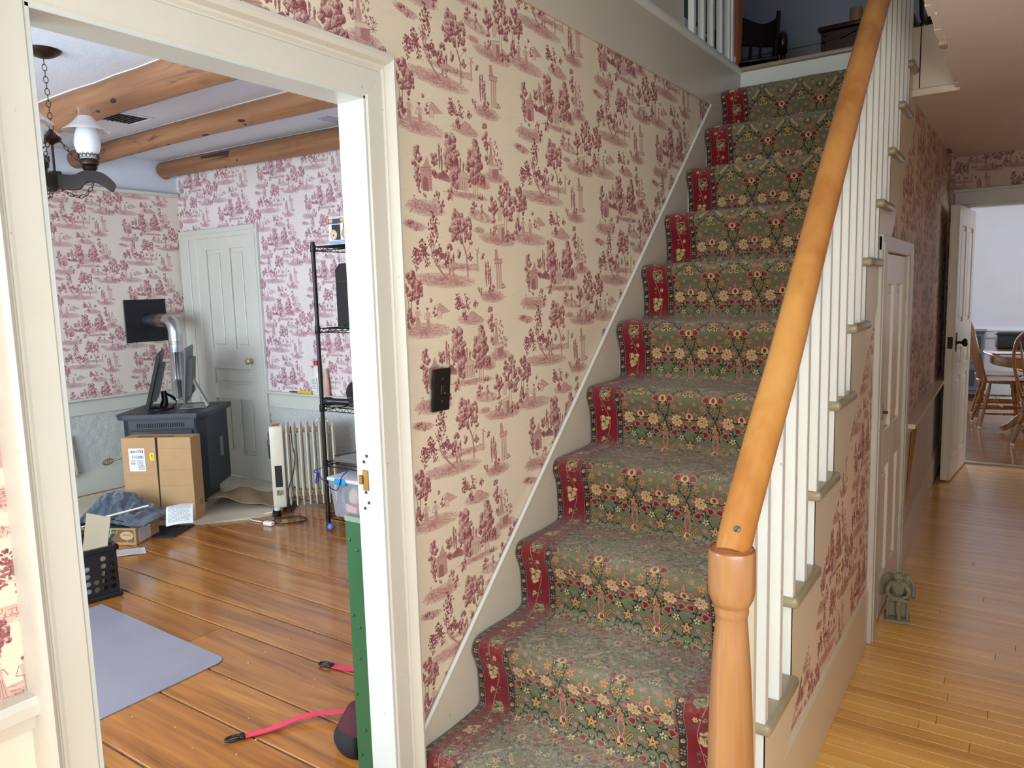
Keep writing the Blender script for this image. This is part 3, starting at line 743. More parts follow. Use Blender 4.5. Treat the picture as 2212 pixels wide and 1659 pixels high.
# stairs
st = thing('staircase', 'steep painted staircase climbing to the upper hall beside the wallpapered wall', 'staircase', (0, 0, 0))
for k in range(1, 12):
    n = nose(k); m = MB()
    m.box((.013, n, k * R - .03), (.841, riserY(k + 1) + .012, k * R), None, .0115, 3)
    m.build('tread', TREADP, st, smooth=40)
    MB().box((.013, riserY(k), (k - 1) * R - .004), (.8195, riserY(k) + .012, k * R - .028)).build('riser', WHITE, st)
MB().box((.013, 3.972, 11 * R), (.8195, 3.99, 2.484), None, .003).build('riser', WHITE, st, label='bright white top riser board')
MB().box((.0, 3.955, 2.484), (.83, 4.06, 2.505), None, .009, 2).build('nosing', TREADP, st, smooth=40)
saw = [(1.40, 0)]
for k in range(1, 12): saw += [(riserY(k) + .002, (k - 1) * R), (riserY(k) + .002, k * R - .029)]
low = lambda yy: .208 + .885 * (yy - 1.8)
saw += [(3.97, 11 * R - .029), (3.97, low(3.97)), (1.565, 0)]
MB().prism(saw[1:], 0, .797, .8195).build('stringer', CREAM, st)

# wall under the stairs: wallpaper, closet, hall
CY0, CY1, CZ = 3.17, 3.87, 1.515
w = MB()
w.prism([(1.42, 0), (CY0, 0), (CY0, low(CY0) + .1), (1.60, .14)], 0, .79, .8075)
w.prism([(CY0, CZ), (CY1, CZ), (CY1, low(CY1) + .1), (CY0, low(CY0) + .1)], 0, .79, .8075)
w.prism([(CY1, 0), (4.06, 0), (4.06, 2.235), (3.60, 2.235), (3.60, low(3.6) + .1), (CY1, low(CY1) + .1)], 0, .79, .8075)
w.bm.verts.ensure_lookup_table()
A = [(.8075, 4.06, 0), (.77, 6.66, 0), (.77, 6.66, 2.36), (.8075, 4.06, 2.235)]
vs = [w.bm.verts.new(p) for p in A] + [w.bm.verts.new((p[0] - .05, p[1], p[2])) for p in A]
for q in ((0, 1, 2, 3), (7, 6, 5, 4), (0, 4, 5, 1), (1, 5, 6, 2), (2, 6, 7, 3), (3, 7, 4, 0)): w.bm.faces.new([vs[i] for i in q])
struct(w.build('wall_right', WP_H), 'wall under the stairs and along the hall in faded red toile paper', 'wall')
for a, b, nm in ((1.42, 3.06, 'baseboard below the wallpaper under the stairs'),):
    struct(MB().box((.8075, a, 0), (.8165, b, .212), None, .002).prism([(.8075, .212), (.8165, .212), (.8145, .220), (.8095, .226), (.8075, .226)], 1, a, b).build('baseboard_right', CREAM, smooth=30), 'tall cream ' + nm, 'baseboard')
def hx(yy): return .8075 - .0375 * max(0, yy - 4.06) / 2.6
def hallstrip(name, mat, z0, z1, y0, y1, dx, label, cat, smooth=None):
    m = MB(); P = []
    for yy in (y0, y1):
        for x, z in ((hx(yy), z0), (hx(yy) + dx, z0), (hx(yy) + dx, z1), (hx(yy), z1)): P.append(m.bm.verts.new((x, yy, z)))
    for q in ((0, 1, 2, 3), (7, 6, 5, 4), (0, 4, 5, 1), (1, 5, 6, 2), (2, 6, 7, 3), (3, 7, 4, 0)): m.bm.faces.new([P[i] for i in q])
    return struct(m.build(name, mat), label, cat)
hallstrip('baseboard_right', CREAM, 0, .19, 3.99, 6.64, .016, 'cream baseboard along the hall beyond the closet', 'baseboard')
hallstrip('wall_right', EMBOSSH, .19, .66, 3.99, 6.64, .004, 'embossed dado paper below the hall chair rail', 'wall')
hallstrip('trim_7', CREAM, .655, .70, 3.99, 6.64, .022, 'cream board under the hall chair rail', 'trim')
hallstrip('trim_8', CREAM, .70, .722, 3.99, 6.64, .055, 'projecting cream chair rail in the hall', 'trim')
OCHRE = plain('bare ochre plaster', rgb(176, 128, 58), .8, 0, .2, 40)
m = MB(); m.prism([(4.19, .27), (4.36, .655), (4.56, .61)], 0, .811, .8145)
struct(m.build('trim_9', OCHRE), 'torn ochre patch of bare plaster in the hall dado', 'wall patch')
# closet door with casing
d1 = thing('door_1', 'low closet door under the stairs with narrow raised panels', 'door', (.8075, 0, 0)); d1['kind'] = 'structure'
for a, b in ((3.06, CY0), (CY1, 3.99)):
    MB().box((0, a, 0), (.022, b, 1.57), None, .003).box((.022, a + .02, 0), (.027, b - .02, 1.55), None, .002).build('casing', JAMB, d1)
MB().box((0, 3.06, CZ), (.024, 3.99, 1.575), None, .003).build('head_casing', JAMB, d1)
MB().box((-.016, CY0 + .004, .008), (-.004, CY1 - .004, CZ - .004)).build('door_leaf', DOORW, d1)
def panel_door_bars(m, u0, u1, z0, z1, cols, rows, t0, t1, ax):
    """stiles, rails and mullions standing proud of the leaf"""
    us = [u0] + [v for c in cols for v in c] + [u1]; zs = [z0] + [v for c in rows for v in c] + [z1]
    def bar(a, b, c, d):
        if ax == 0: m.box((t0, a, c), (t1, b, d), None, .002)
        else: m.box((a, t0, c), (b, t1, d), None, .002)
    for i in range(0, len(us), 2): bar(us[i], us[i + 1], z0, z1)
    for j in range(0, len(zs), 2):
        for i in range(1, len(us) - 1, 2): bar(us[i], us[i + 1], zs[j], zs[j + 1])
m = MB(); panel_door_bars(m, CY0 + .004, CY1 - .004, .008, CZ - .004, [(3.30, 3.48), (3.56, 3.74)], [(.17, .64), (.80, 1.39)], -.004, .010, 0)
m.build('door_frame', DOORW, d1)
for a, b in ((3.30, 3.48), (3.56, 3.74)):
    for c, d in ((.17, .64), (.80, 1.39)):
        MB().box((-.004, a + .035, c + .035), (.004, b - .035, d - .035), None, .004).build('panel', DOORW, d1)
MB().box((.010, 3.195, .86), (.020, 3.215, .93), None, .003).tube([(.02, 3.205, .895), (.038, 3.205, .895)], .006, 8).build('latch', plain('tarnished latch', rgb(84, 72, 58), .5, .6), d1)
for z in (.25, 1.25): MB().box((.010, 3.855, z), (.016, 3.872, z + .07), None, .002).build('hinge', DOORW, d1)

# hall ceiling with the stairwell cut out, and the edge panel behind the balustrade
def zc(yy): return 2.222 + .035 * max(0, yy - 3.86)
m = MB()
m.box((.99, -1.6, 2.222), (HALLX, 3.86, 2.48))
m.prism([(3.86, 2.222), (6.66, zc(6.66)), (6.66, 2.48), (3.86, 2.48)], 0, .72, HALLX)
struct(m.build('ceiling', CEILH), 'warm white hall ceiling with the stairwell cut out of it', 'ceiling')
struct(MB().box((.8, 3.845, 2.222), (.993, 3.862, 2.50), None, .002).build('wall_back', PLASTER), 'small cream panel closing the end of the stairwell cut', 'wall')
struct(MB().box((.8, 3.83, 2.205), (1.0, 3.866, 2.236), None, .004).build('trim_10', PLASTER), 'cream ledge along the foot of the stairwell panel', 'trim')
struct(MB().box((.842, 3.842, 2.24), (.846, 3.848, 2.50)).build('trim_11', BLACKGAP), 'dark crack down the stairwell panel', 'crack')
m = MB(); yy = -1.6
while yy < 3.84:
    L = rng.uniform(.05, .4); e = rng.uniform(-.004, .004)
    m.box((.983 + e, yy, 2.215 + rng.uniform(-.002, .002)), (1.001 + e * .5, min(yy + L, 3.845), 2.224)); yy += L + (.004 if rng.random() < .3 else 0)
struct(m.build('trim_12', CEILH), 'ragged edge strip along the stairwell cut', 'trim')
m = MB()
for i in range(9): m.cbox((.992 + rng.uniform(-.007, .014), 3.13 + rng.uniform(-.035, .035), 2.214 + rng.uniform(-.004, .003)), (rng.uniform(.006, .018), rng.uniform(.008, .03), .008), Matrix.Identity(4))
struct(m.build('trim_13', plain('flaking plaster', rgb(190, 168, 146), .85, 0, .5, 60)), 'flaking plaster at the stairwell edge', 'flaking plaster')

# far wall of the hall with the dining room doorway
m = MB(); m.box((.70, 6.66, 0), (.88, 6.78, 2.36)); m.box((.88, 6.66, 2.0), (1.75, 6.78, 2.36)); m.box((1.75, 6.66, 0), (HALLX, 6.78, 2.36))
struct(m.build('wall_far', wallpaper('toile wallpaper over the far doorway', 0, (.2, .15), (206, 184, 168))), 'wall over the far doorway in red toile paper', 'wall')
dt = thing('trim', 'cream casing around the dining room doorway', 'door frame'); dt['kind'] = 'structure'
MB().box((.80, 6.635, 1.96), (1.84, 6.66, 2.07), None, .004).box((.79, 6.625, 2.05), (1.85, 6.66, 2.075), None, .004).build('head_casing', JAMB, dt)
MB().box((.80, 6.635, 0), (.90, 6.66, 1.96), None, .003).build('side_casing', JAMB, dt); MB().box((1.74, 6.635, 0), (1.84, 6.66, 1.96), None, .003).build('side_casing', JAMB, dt)
MB().box((.88, 6.655, 1.94), (1.76, 6.785, 1.962)).build('head_jamb', JAMB, dt); MB().box((.88, 6.655, 0), (.9, 6.785, 1.95)).build('jamb', JAMB, dt); MB().box((1.74, 6.655, 0), (1.76, 6.785, 1.95)).build('jamb', JAMB, dt)
# open hall door
d2 = thing('door_2', 'white panelled door standing open against the hall wall', 'door', (.833, 5.935, .012), math.atan2(-(.893 - .834), .69)); d2['kind'] = 'structure'
DW, DH = .69, 1.892
MB().box((.008, .0, 0), (.044, DW, DH)).build('door_leaf', DOORW, d2)
cols, rows = [(.10, .30), (.39, .59)], [(.16, .72), (.80, .92), (1.10, 1.76)]
m = MB(); panel_door_bars(m, 0, DW, 0, DH, cols, rows, .044, .054, 0); panel_door_bars(m, 0, DW, 0, DH, cols, rows, -.002, .008, 0); m.build('door_frame', DOORW, d2)
for a, b in cols:
    for c, d in rows: MB().box((.04, a + .03, c + .03 if d - c > .2 else c + .02), (.051, b - .03, d - .03 if d - c > .2 else d - .02), None, .004).build('panel', DOORW, d2)
IRON = plain('black iron', rgb(30, 26, 24), .5, .4)
MB().box((.010, -.003, .925), (.042, .001, 1.005), None, .002).build('lock_plate', IRON, d2, label='dark metal lock plate on the door edge')
kn = MB(); MK = frame((.054, .055, .965), (0, 1, 0), (0, 0, 1))
kn.lathe([(.022, 0), (.022, .004), (.010, .008), (.009, .03), (.012, .036), (.024, .042), (.029, .052), (.027, .062), (.016, .068), (0.002, .069)], 18, MK); kn.build('door_knob', IRON, d2, smooth=50, label='black door knob')
MB().box((.054, .035, .90), (.057, .075, 1.03), None, .004).build('escutcheon', IRON, d2)

# unseen enclosing walls, upper hall
m = MB(); m.box((HALLX, -1.6, 0), (HALLX + .1, 6.78, 2.5)); struct(m.build('wall_right', WP_H), 'outer hall wall in red toile paper', 'wall')
m = MB(); m.box((-.05, -1.72, 0), (HALLX + .1, -1.6, 4.6)); struct(m.build('wall_front', CREAM), 'cream front wall of the house behind the viewer', 'wall')
m = MB(); m.box((XL - .1, -1.1, 0), (-.05, -.9, 2.6)); struct(m.build('wall_front', STUDYW), 'pale front wall of the study', 'wall')
m = MB(); m.box((-2.3, 4.0, 2.3), (.80, 6.3, 2.505)); m.box((.8, 3.862, 2.482), (2.3, 6.3, 2.505)); struct(m.build('floor', CHERRY), 'dark wooden floor of the upper hall', 'floor')
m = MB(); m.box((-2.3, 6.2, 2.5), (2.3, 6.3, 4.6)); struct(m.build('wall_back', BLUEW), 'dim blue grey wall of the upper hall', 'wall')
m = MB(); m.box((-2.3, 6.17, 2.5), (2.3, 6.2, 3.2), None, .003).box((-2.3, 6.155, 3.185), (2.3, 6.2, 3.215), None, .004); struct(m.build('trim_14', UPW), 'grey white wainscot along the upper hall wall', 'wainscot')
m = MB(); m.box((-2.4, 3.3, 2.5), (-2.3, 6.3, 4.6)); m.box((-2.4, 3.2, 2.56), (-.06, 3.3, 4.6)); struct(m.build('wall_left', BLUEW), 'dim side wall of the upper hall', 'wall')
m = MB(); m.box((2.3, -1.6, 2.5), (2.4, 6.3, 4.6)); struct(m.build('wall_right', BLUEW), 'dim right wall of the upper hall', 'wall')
m = MB(); m.box((-2.4, -1.72, 4.6), (2.4, 6.3, 4.7)); struct(m.build('ceiling', CEIL), 'upper hall ceiling', 'ceiling')

# study walls
m = MB(); m.box((XL - .1, -1.0, 0), (XL, YB + .1, 2.25)); struct(m.build('wall_left', WP_S), 'study side wall in red toile paper with the flue plate', 'wall')
m = MB(); m.box((XL - .1, -1.0, 2.25), (XL, YB + .1, 2.6)); struct(m.build('wall_left', CEIL), 'plain white wall above the narrow ledge in the study', 'wall')
m = MB(); m.box((XL - .1, YB, 0), (-.045, YB + .1, 2.6)); struct(m.build('wall_far', WP_Y), 'far study wall in red toile paper with a panelled door', 'wall')
struct(MB().box((XL, -1.0, 2.235), (XL + .055, 3.60, 2.262), None, .004).build('trim_15', STUDYW), 'narrow white ledge high on the study side wall', 'ledge')
m = MB(); m.box((XL - .1, -1.0, ZC), (-.045, YB + .1, ZC + .08)); struct(m.build('ceiling', CEIL), 'textured white study ceiling between the log beams', 'ceiling')
def dado(a, b, wallax, nm, ncr, nb):
    """embossed dado, flat band, chair rail and baseboard along a study wall"""
    def bx(p0, p1, z0, z1, t, bev=.003):
        return MB().box((XL, p0, z0), (XL + t, p1, z1), None, bev) if wallax == 0 else MB().box((p0, YB - t, z0), (p1, YB, z1), None, bev)
    struct(bx(a, b, .17, .60, .004, 0).build('wall_dado', EMBOSS), 'embossed dado paper ' + nm, 'wall')
    struct(bx(a, b, .595, .70, .016).build(ncr, STUDYW), 'grey white band under the chair rail ' + nm, 'trim')
    struct(bx(a, b, .70, .716, .045, .005).build(ncr, STUDYW), 'grey white chair rail ' + nm, 'trim')
    struct(bx(a, b, 0, .17, .02).build(nb, STUDYW), 'grey white baseboard ' + nm, 'baseboard')
dado(-1.0, YB - .05, 0, 'on the study side wall', 'trim_16', 'baseboard_left')
dado(-3.44, -.05, 1, 'right of the study door', 'trim_17', 'baseboard_far')
# far study door
d3 = thing('door_3', 'pale panelled door in the far corner of the study', 'door', (0, YB, 0)); d3['kind'] = 'structure'
X0, X1 = -4.21, -3.54
MB().box((-4.432, -.024, 0), (X0, 0, 1.96), None, .003).box((-4.42, -.034, 0), (-4.30, -.024, 1.945), None, .003).build('casing', STUDYW, d3)
MB().box((X1, -.024, 0), (X1 + .09, 0, 1.96), None, .003).box((X1 + .02, -.03, 0), (X1 + .07, -.024, 1.945), None, .002).build('casing', STUDYW, d3)
MB().box((-4.436, -.026, 1.89), (X1 + .095, 0, 1.965), None, .003).box((-4.42, -.036, 1.925), (X1 + .08, -.026, 1.962), None, .003).build('head_casing', STUDYW, d3)
MB().box((X0, -.006, .006), (X1, -.002, 1.89)).build('door_leaf', STUDYW, d3)
cols, rows = [(-4.09, -3.90), (-3.79, -3.62)], [(.19, .63), (.75, .87), (1.03, 1.80)]
m = MB(); panel_door_bars(m, X0, X1, .006, 1.89, cols, [rows[0]], -.02, -.008, 1) if False else None
us = [X0] + [v for c in cols for v in c] + [X1]
for i in (0, 4): m.box((us[i], -.022, .006), (us[i + 1], -.008, 1.89), None, .002)
m.box((us[2], -.022, .006), (us[3], -.008, .70), None, .002); m.box((us[2], -.022, .95), (us[3], -.008, 1.89), None, .002)
for z0, z1 in ((.006, .19), (.63, .75), (.87, 1.03), (1.80, 1.89)): m.box((us[1] + .0005, -.0212, z0), (us[4] - .0005, -.0078, z1), None, .002)
m.build('door_frame', STUDYW, d3)
for a, b in cols:
    for c, d in (rows[0], rows[2]): MB().box((a + .03, -.015, c + .03), (b - .03, -.005, d - .03), None, .006).build('panel', STUDYW, d3)
MB().box((-4.07, -.014, .77), (-3.64, -.006, .85), None, .004).build('panel', STUDYW, d3)
MB().lathe([(.020, 0), (.022, .01), (.012, .014), (.012, .03), (.024, .038), (.026, .05), (.018, .06), (.002, .062)], 16, frame((-3.595, -.02, .94), (1, 0, 0), (0, 0, 1))).build('door_knob', plain('pale brass knob', rgb(196, 184, 150), .3, .5), d3, smooth=50)

# dining room shell
m = MB(); m.box((-1.2, 10.8, 0), (3.6, 10.9, 2.5)); struct(m.build('wall_far', DINW), 'white dining room wall', 'wall')
m = MB(); m.box((-1.3, 6.78, 0), (-1.2, 10.9, 2.5)); m.box((3.6, 6.78, 0), (3.7, 10.9, 2.5)); m.box((-1.2, 6.78, 0), (.7, 6.84, 2.5)); m.box((HALLX, 6.7, 0), (3.6, 6.78, 2.5)); struct(m.build('wall_side', DINW), 'side walls of the dining room', 'wall')
m = MB(); m.box((-1.3, 6.78, 2.5), (3.7, 10.9, 2.6)); struct(m.build('ceiling', CEIL), 'dining room ceiling', 'ceiling')
struct(MB().box((-1.2, 10.77, .70), (3.6, 10.8, .79), None, .004).box((-1.2, 10.755, .78), (3.6, 10.8, .805), None, .004).build('trim_18', DINW), 'white chair rail on the dining room wall', 'trim')
struct(MB().box((-1.2, 10.78, 0), (3.6, 10.8, .14), None, .003).build('baseboard_far', DINW), 'white baseboard in the dining room', 'baseboard')
# ---------------------------------------------------------------- stair runner
def runner():
    t = NT('patterned wool runner')
    uv = t.new('ShaderNodeUVMap', uv_map='UVMap').outputs[0]
    im = t.new('ShaderNodeTexImage', image=RUG, extension='REPEAT'); t.link(uv, im.inputs[0])
    p = t.pos()
    at = t.new('ShaderNodeAttribute', attribute_name='wear').outputs['Fac']
    lint = t.ramp(t.noise(p, 95, 5, .72, .4), [(.42, (0, 0, 0, 1)), (.68, (1, 1, 1, 1))])
    big = t.ramp(t.noise(p, 7, 3), [(.35, (.25, .25, .25, 1)), (.65, (1, 1, 1, 1))])
    f = t.math('MULTIPLY', t.math('MULTIPLY', lint, big), t.math('MULTIPLY', at, .72))
    worn = t.mix(t.math('MULTIPLY', at, .26), im.outputs[0], rgb(158, 144, 122))
    col = t.mix(f, worn, rgb(196, 190, 178))
    speck = t.ramp(t.noise(p, 210, 2), [(.70, (0, 0, 0, 1)), (.76, (1, 1, 1, 1))])
    col = t.mix(t.math('MULTIPLY', speck, t.math('MULTIPLY', at, .5)), col, rgb(236, 232, 222))
    t.set(col=col, rough=.95, spec=.1, sheen=.15)
    t.bump(t.math('ADD', t.noise(p, 420, 2), t.math('MULTIPLY', t.noise(p, 60, 3), .6)), .5, .004)
    prof = []                                               # (y, z, wear)
    for k in range(1, 12):
        n, r0, z0, z1 = nose(k), riserY(k), (k - 1) * R, k * R
        bul = .0
        prof += [(r0 - .012, z0 + .016, .55), (r0 - .013, z0 + .04, .12), (r0 - .014 - bul, z0 + .09, 0), (r0 - .018, z1 - .075, 0), (n - .010, z1 - .045, .05), (n - .016, z1 - .030, .1),
                 (n - .014, z1 - .012, .2), (n - .004, z1 + .004, .45), (n + .012, z1 + .010, .8), (n + .04, z1 + .011, 1.0), (n + .10, z1 + .010, 1.0), (n + .17, z1 + .010, 1.0), (n + .215, z1 + .012, .8)]
    s = [0.0]
    for a, b in zip(prof, prof[1:]): s.append(s[-1] + math.hypot(b[0] - a[0], b[1] - a[1]))
    # keep the print in step with the stairs: one repeat per step
    per = 13
    v = [s[i] for i in range(len(s))]
    bm = bmesh.new(); uvl = bm.loops.layers.uv.new('UVMap'); wl = bm.verts.layers.float.new('wear')
    NX = 24; X0, X1 = .016, .748; rows = []
    rr = random.Random(3)
    for i, (y, z, wv) in enumerate(prof):
        row = []
        for j in range(NX + 1):
            u = j / NX; x = X0 + (X1 - X0) * u
            sag = .007 * math.sin(x * 23 + i * .9) * wv + .004 * math.sin(x * 11 + (i // per) * 2.1)
            edge = 0 if 0 < j < NX else -.004
            vv = bm.verts.new((x + .003 * math.sin((i // per) * 1.7), y - .4 * sag, z + abs(sag) * .5 * wv + edge * wv))
            vv[wl] = wv * (.55 + .45 * math.sin(math.pi * min(1, max(0, u * 1.1 - .05))))
            row.append(vv)
        rows.append(row)
    for i in range(len(rows) - 1):
        for j in range(NX):
            f = bm.faces.new((rows[i][j], rows[i][j + 1], rows[i + 1][j + 1], rows[i + 1][j]))
            for lp, (jj, ii) in zip(f.loops, ((j, i), (j + 1, i), (j + 1, i + 1), (j, i + 1))):
                lp[uvl].uv = (jj / NX, .33 + v[ii] / .4452)
    me = bpy.data.meshes.new('stair_runner'); bm.to_mesh(me); bm.free(); me.materials.append(t.m)
    me.polygons.foreach_set('use_smooth', [True] * len(me.polygons))
    o = bpy.data.objects.new('stair_runner', me); COL.objects.link(o)
    sd = o.modifiers.new('pile', 'SOLIDIFY'); sd.thickness = .006; sd.offset = -1
    sb = o.modifiers.new('round', 'SUBSURF'); sb.levels = 1; sb.render_levels = 2
    tag(o, 'green floral stair runner with dark red borders, dusty and worn on the treads', 'carpet')
runner()

# ---------------------------------------------------------------- balustrade: newel, rail, balusters
rail_pts = [(.800, 1.447, .862), (.800, 1.501, .942 - .018), (.800, 1.646, 1.062), (.800, 1.815, 1.213), (.800, 2.011, 1.413), (.800, 2.257, 1.664), (.800, 2.589, 1.984), (.800, 3.005, 2.374), (.800, 3.4, 2.745), (.800, 3.99, 3.30)]
def railz(y):
    for a, b in zip(rail_pts, rail_pts[1:]):
        if a[1] <= y <= b[1]: return a[2] + (b[2] - a[2]) * (y - a[1]) / (b[1] - a[1])
    return 3.3
bal = thing('balustrade', 'stair railing with honey coloured round handrail and square white balusters', 'railing')
m = MB(); c = catmull(rail_pts, 6); m.tube(c, [.0345 + .0035 * min(1, i / 14) for i in range(len(c))], 28)
RX = Matrix.Rotation(-math.atan2(.736, .677), 4, 'X')
bmesh.ops.transform(m.bm, matrix=RX.inverted(), verts=m.bm.verts)
hr = m.build('handrail', RAILW, bal, smooth=60); hr.matrix_basis = RX
SCUFF = plain('dark scuff', rgb(112, 62, 26), .5)
for a, (y, z), (du, dv) in ((0, (1.800, 1.218), (.012, .02)), (1, (1.79, 1.196), (.006, .008)), (2, (1.72, 1.11), (.008, .003))):
    pass
NW = (.800, 1.447)
m = MB(); prof = [(.040, R), (.0475, R + .01), (.0475, R + .10), (.0468, .40), (.0445, .50), (.0395, .62), (.0345, .69), (.0318, .725), (.0318, .735), (.0335, .738), (.0345, .745), (.0338, .752), (.034, .757), (.0375, .760), (.0425, .771), (.0462, .786), (.0470, .80), (.0466, .868), (.0452, .874), (.042, .876), (.002, .876)]
m.lathe(prof, 40, Matrix.Translation((NW[0], NW[1], 0))); m.build('newel_post', NEWELW, bal, smooth=40)
m = MB(); m.lathe([(.0455, .8735), (.0425, .8775), (.0405, .8770), (.0405, .8735)], 40, Matrix.Translation((NW[0], NW[1], 0)), cap=False); m.build('collar_rim', wood('red brown collar edge', rgb(96, 40, 18), rgb(136, 64, 30), rgb(160, 84, 42), 2, .4, .3, .4), bal, smooth=40)
sd = Vector((.463, -1.5, .5)).normalized(); SM = RX.inverted() @ Matrix.Translation(Vector((.800, 1.480, .905)) + sd * .0362) @ sd.to_track_quat('Z', 'Y').to_matrix().to_4x4()
STEEL = plain('grey steel', rgb(96, 90, 84), .45, .7)
sc = MB().lathe([(.0072, -.003), (.0072, .0012), (.006, .002), (.001, .0022)], 16, SM).build('screw', STEEL, hr, smooth=40)
MB().box((-.006, -.0008, .0018), (.006, .0008, .0026), SM @ Matrix.Rotation(.9, 4, 'Z')).build('slot', BLACKGAP, hr)
for k in range(2, 12):
    for q in (0, 1):
        yc = nose(k) + .019 + q * T / 2
        if k == 11 and q: continue
        m = MB(); m.box((.801, yc - .0125, k * R - .002), (.827, yc + .0125, railz(yc) - .014), None, .0016); m.build('baluster', WHITE, bal)
m = MB(); m.box((.79, 1.535, R - .004), (.8195, 1.56, railz(1.547) - .02), None, .002); m.build('baluster', CREAM, bal, label='short first baluster hidden behind the newel post')
# upper hall balustrade
ub = thing('balustrade', 'upper hall railing with white balusters and a brown turned newel', 'railing')
m = MB(); m.lathe([(.020, 2.49), (.022, 2.515), (.031, 2.53), (.0335, 2.56), (.036, 2.70), (.036, 3.4), (.04, 3.42), (.04, 3.5), (.01, 3.53)], 28, Matrix.Translation((.0, 3.925, 0))); m.build('newel_post', DARKN, ub, smooth=45)
for y in (3.335, 3.455, 3.575, 3.700): MB().box((-.014, y - .014, 2.50), (.014, y + .014, 3.32), None, .002).build('baluster', WHITE, ub)
MB().box((-.014, 3.80, 2.50), (.014, 3.875, 3.32), None, .003).box((-.02, 3.83, 2.50), (.02, 3.86, 3.32), None, .003).build('half_post', WHITE, ub)
MB().tube([(0, 3.27, 3.35), (0, 3.93, 3.35)], .03, 14).build('handrail', RAILW, ub, smooth=50)

# switch plate on the stair wall
sw_ = thing('light_switch', 'black dimmer plate tilted loose on the toile wallpaper by the doorway', 'switch', (0.001, 1.4995, 1.153), 0, None, (math.radians(-1.0), math.radians(4.5), 0))
BLK = plain('black plastic', rgb(20, 19, 19), .35, 0, .03)
MB().box((.0, -.022, -.045), (.012, .024, .046), None, .002).build('back_box', BLK, sw_)
MB().box((.010, -.0345, -.0565), (.0175, .0345, .0565), None, .003, 2).build('plate', BLK, sw_)
MB().box((.017, -.006, -.012), (.0185, .006, .014), None, .001).box((.017, -.0045, -.010), (.030, .0045, -.002), None, .002).build('toggle', plain('dark brown toggle', rgb(46, 36, 32), .35), sw_)
for z in (-.030, .030): MB().lathe([(.0035, 0), (.0035, .001), (.001, .0016)], 10, frame((.0175, 0, z), (0, 1, 0), (0, 0, 1))).build('screw', STEEL, sw_)

# ---------------------------------------------------------------- upper hall furniture
ch = thing('rocking_chair', 'dark carved rocking chair seen through the balusters at the stair head', 'chair', (-.43, 5.25, 2.505), math.radians(14)); ch.scale = (1.08, 1.0, .79)
m = MB(); m.sheet(lambda u, v: Vector(((u - .5) * .52, .22 + .05 * math.cos((u - .5) * 3) - .05 + .06 * v, .69 + v * (.24 + .05 * math.cos((u - .5) * 9)) + (.03 * math.cos((u - .5) * 6) if v < .5 else 0))), 20, 6)
m.build('crest_rail', DARKW, ch, 40, thick=.024)
for x in (-.235, .235): MB().tube([(x, .10, .42), (x * 1.04, .17, .69), (x * 1.1, .24, .97)], [.018, .02, .014], 10).build('back_post', DARKW, ch, smooth=50)
for x in (-.15, -.09, -.03, .03, .09, .15): MB().tube([(x, .11, .42), (x, .14, .47), (x, .165, .59), (x, .20, .71)], [.009, .013, .010, .008], 8).build('spindle', DARKW, ch, smooth=50)
MB().box((-.27, -.30, .385), (.27, .16, .42), None, .014, 2).build('seat', DARKW, ch, smooth=50)
for x in (-.29, .29):
    MB().tube(catmull([(x, .16, .60), (x, .0, .60), (x, -.20, .60), (x, -.27, .56), (x, -.27, .49), (x, -.22, .46)]), .027, 10).build('arm', DARKW, ch, smooth=50)
    MB().tube([(x, -.19, .42), (x, -.2, .60)], .014, 8).build('arm_post', DARKW, ch, smooth=50)
    MB().tube(catmull([(x * .9, -.44, .10), (x * .9, -.2, .03), (x * .9, .1, .028), (x * .9, .5, .14)]), .018, 8).build('rocker', DARKW, ch, smooth=50)
    for y in (-.22, .11): MB().tube([(x * .78, y, .40), (x * .9, y * 1.15, .03)], .017, 8).build('leg', DARKW, ch, smooth=50)
ns = thing('nightstand', 'small reddish brown chest with a scrolled apron and a candle on top', 'chest', (.012, 5.66, 2.505), 0)
NSH = .642
MB().box((.02, .02, .06), (.56, .42, NSH - .035), None, .004).build('body', CHERRY, ns)
MB().box((.0, .0, NSH - .03), (.58, .44, NSH), None, .008, 2).build('top', CHERRY, ns, smooth=40)
MB().box((.05, .004, NSH - .27), (.53, .022, NSH - .10), None, .004).build('drawer', CHERRY, ns)
MB().box((.05, .004, NSH - .48), (.53, .022, NSH - .30), None, .004).build('drawer', CHERRY, ns)
m = MB(); P = catmull([(.03, .010, NSH - .105), (.10, .010, NSH - .105), (.20, .010, NSH - .075), (.29, .010, NSH - .05), (.38, .010, NSH - .075), (.48, .010, NSH - .105), (.55, .010, NSH - .105)], 5); m.tube(P, .007, 8)
m.build('scroll_moulding', DARKW, ns, smooth=60)
MB().lathe([(.014, 0), (.016, .006), (.010, .012), (.002, .014)], 14, frame((.05, .02, NSH - .055), (1, 0, 0), (0, 0, 1))).build('rosette', CHERRY, ns, smooth=50)
for x in (.02, .51):
    for y in (.02, .37): MB().box((x, y, 0), (x + .05, y + .05, .08), None, .004).build('leg', CHERRY, ns)
cd = thing('candle', 'short tan pillar candle on the small chest upstairs', 'candle', (.232, 5.80, 2.505 + NSH))
wax = plain('tan candle wax', rgb(186, 142, 108), .5, 0, .3, 60)
MB().lathe([(.040, 0), (.041, .004), (.041, .112), (.038, .118), (.030, .110), (.002, .108)], 22).build('wax', wax, cd, smooth=50)
MB().tube([(0, 0, .106), (.001, 0, .122)], .0015, 6).build('wick', BLACKGAP, cd)
ct = thing('carved_table', 'dark carved table standing at the edge of the stairwell upstairs', 'table', (.0, 0, 2.505))
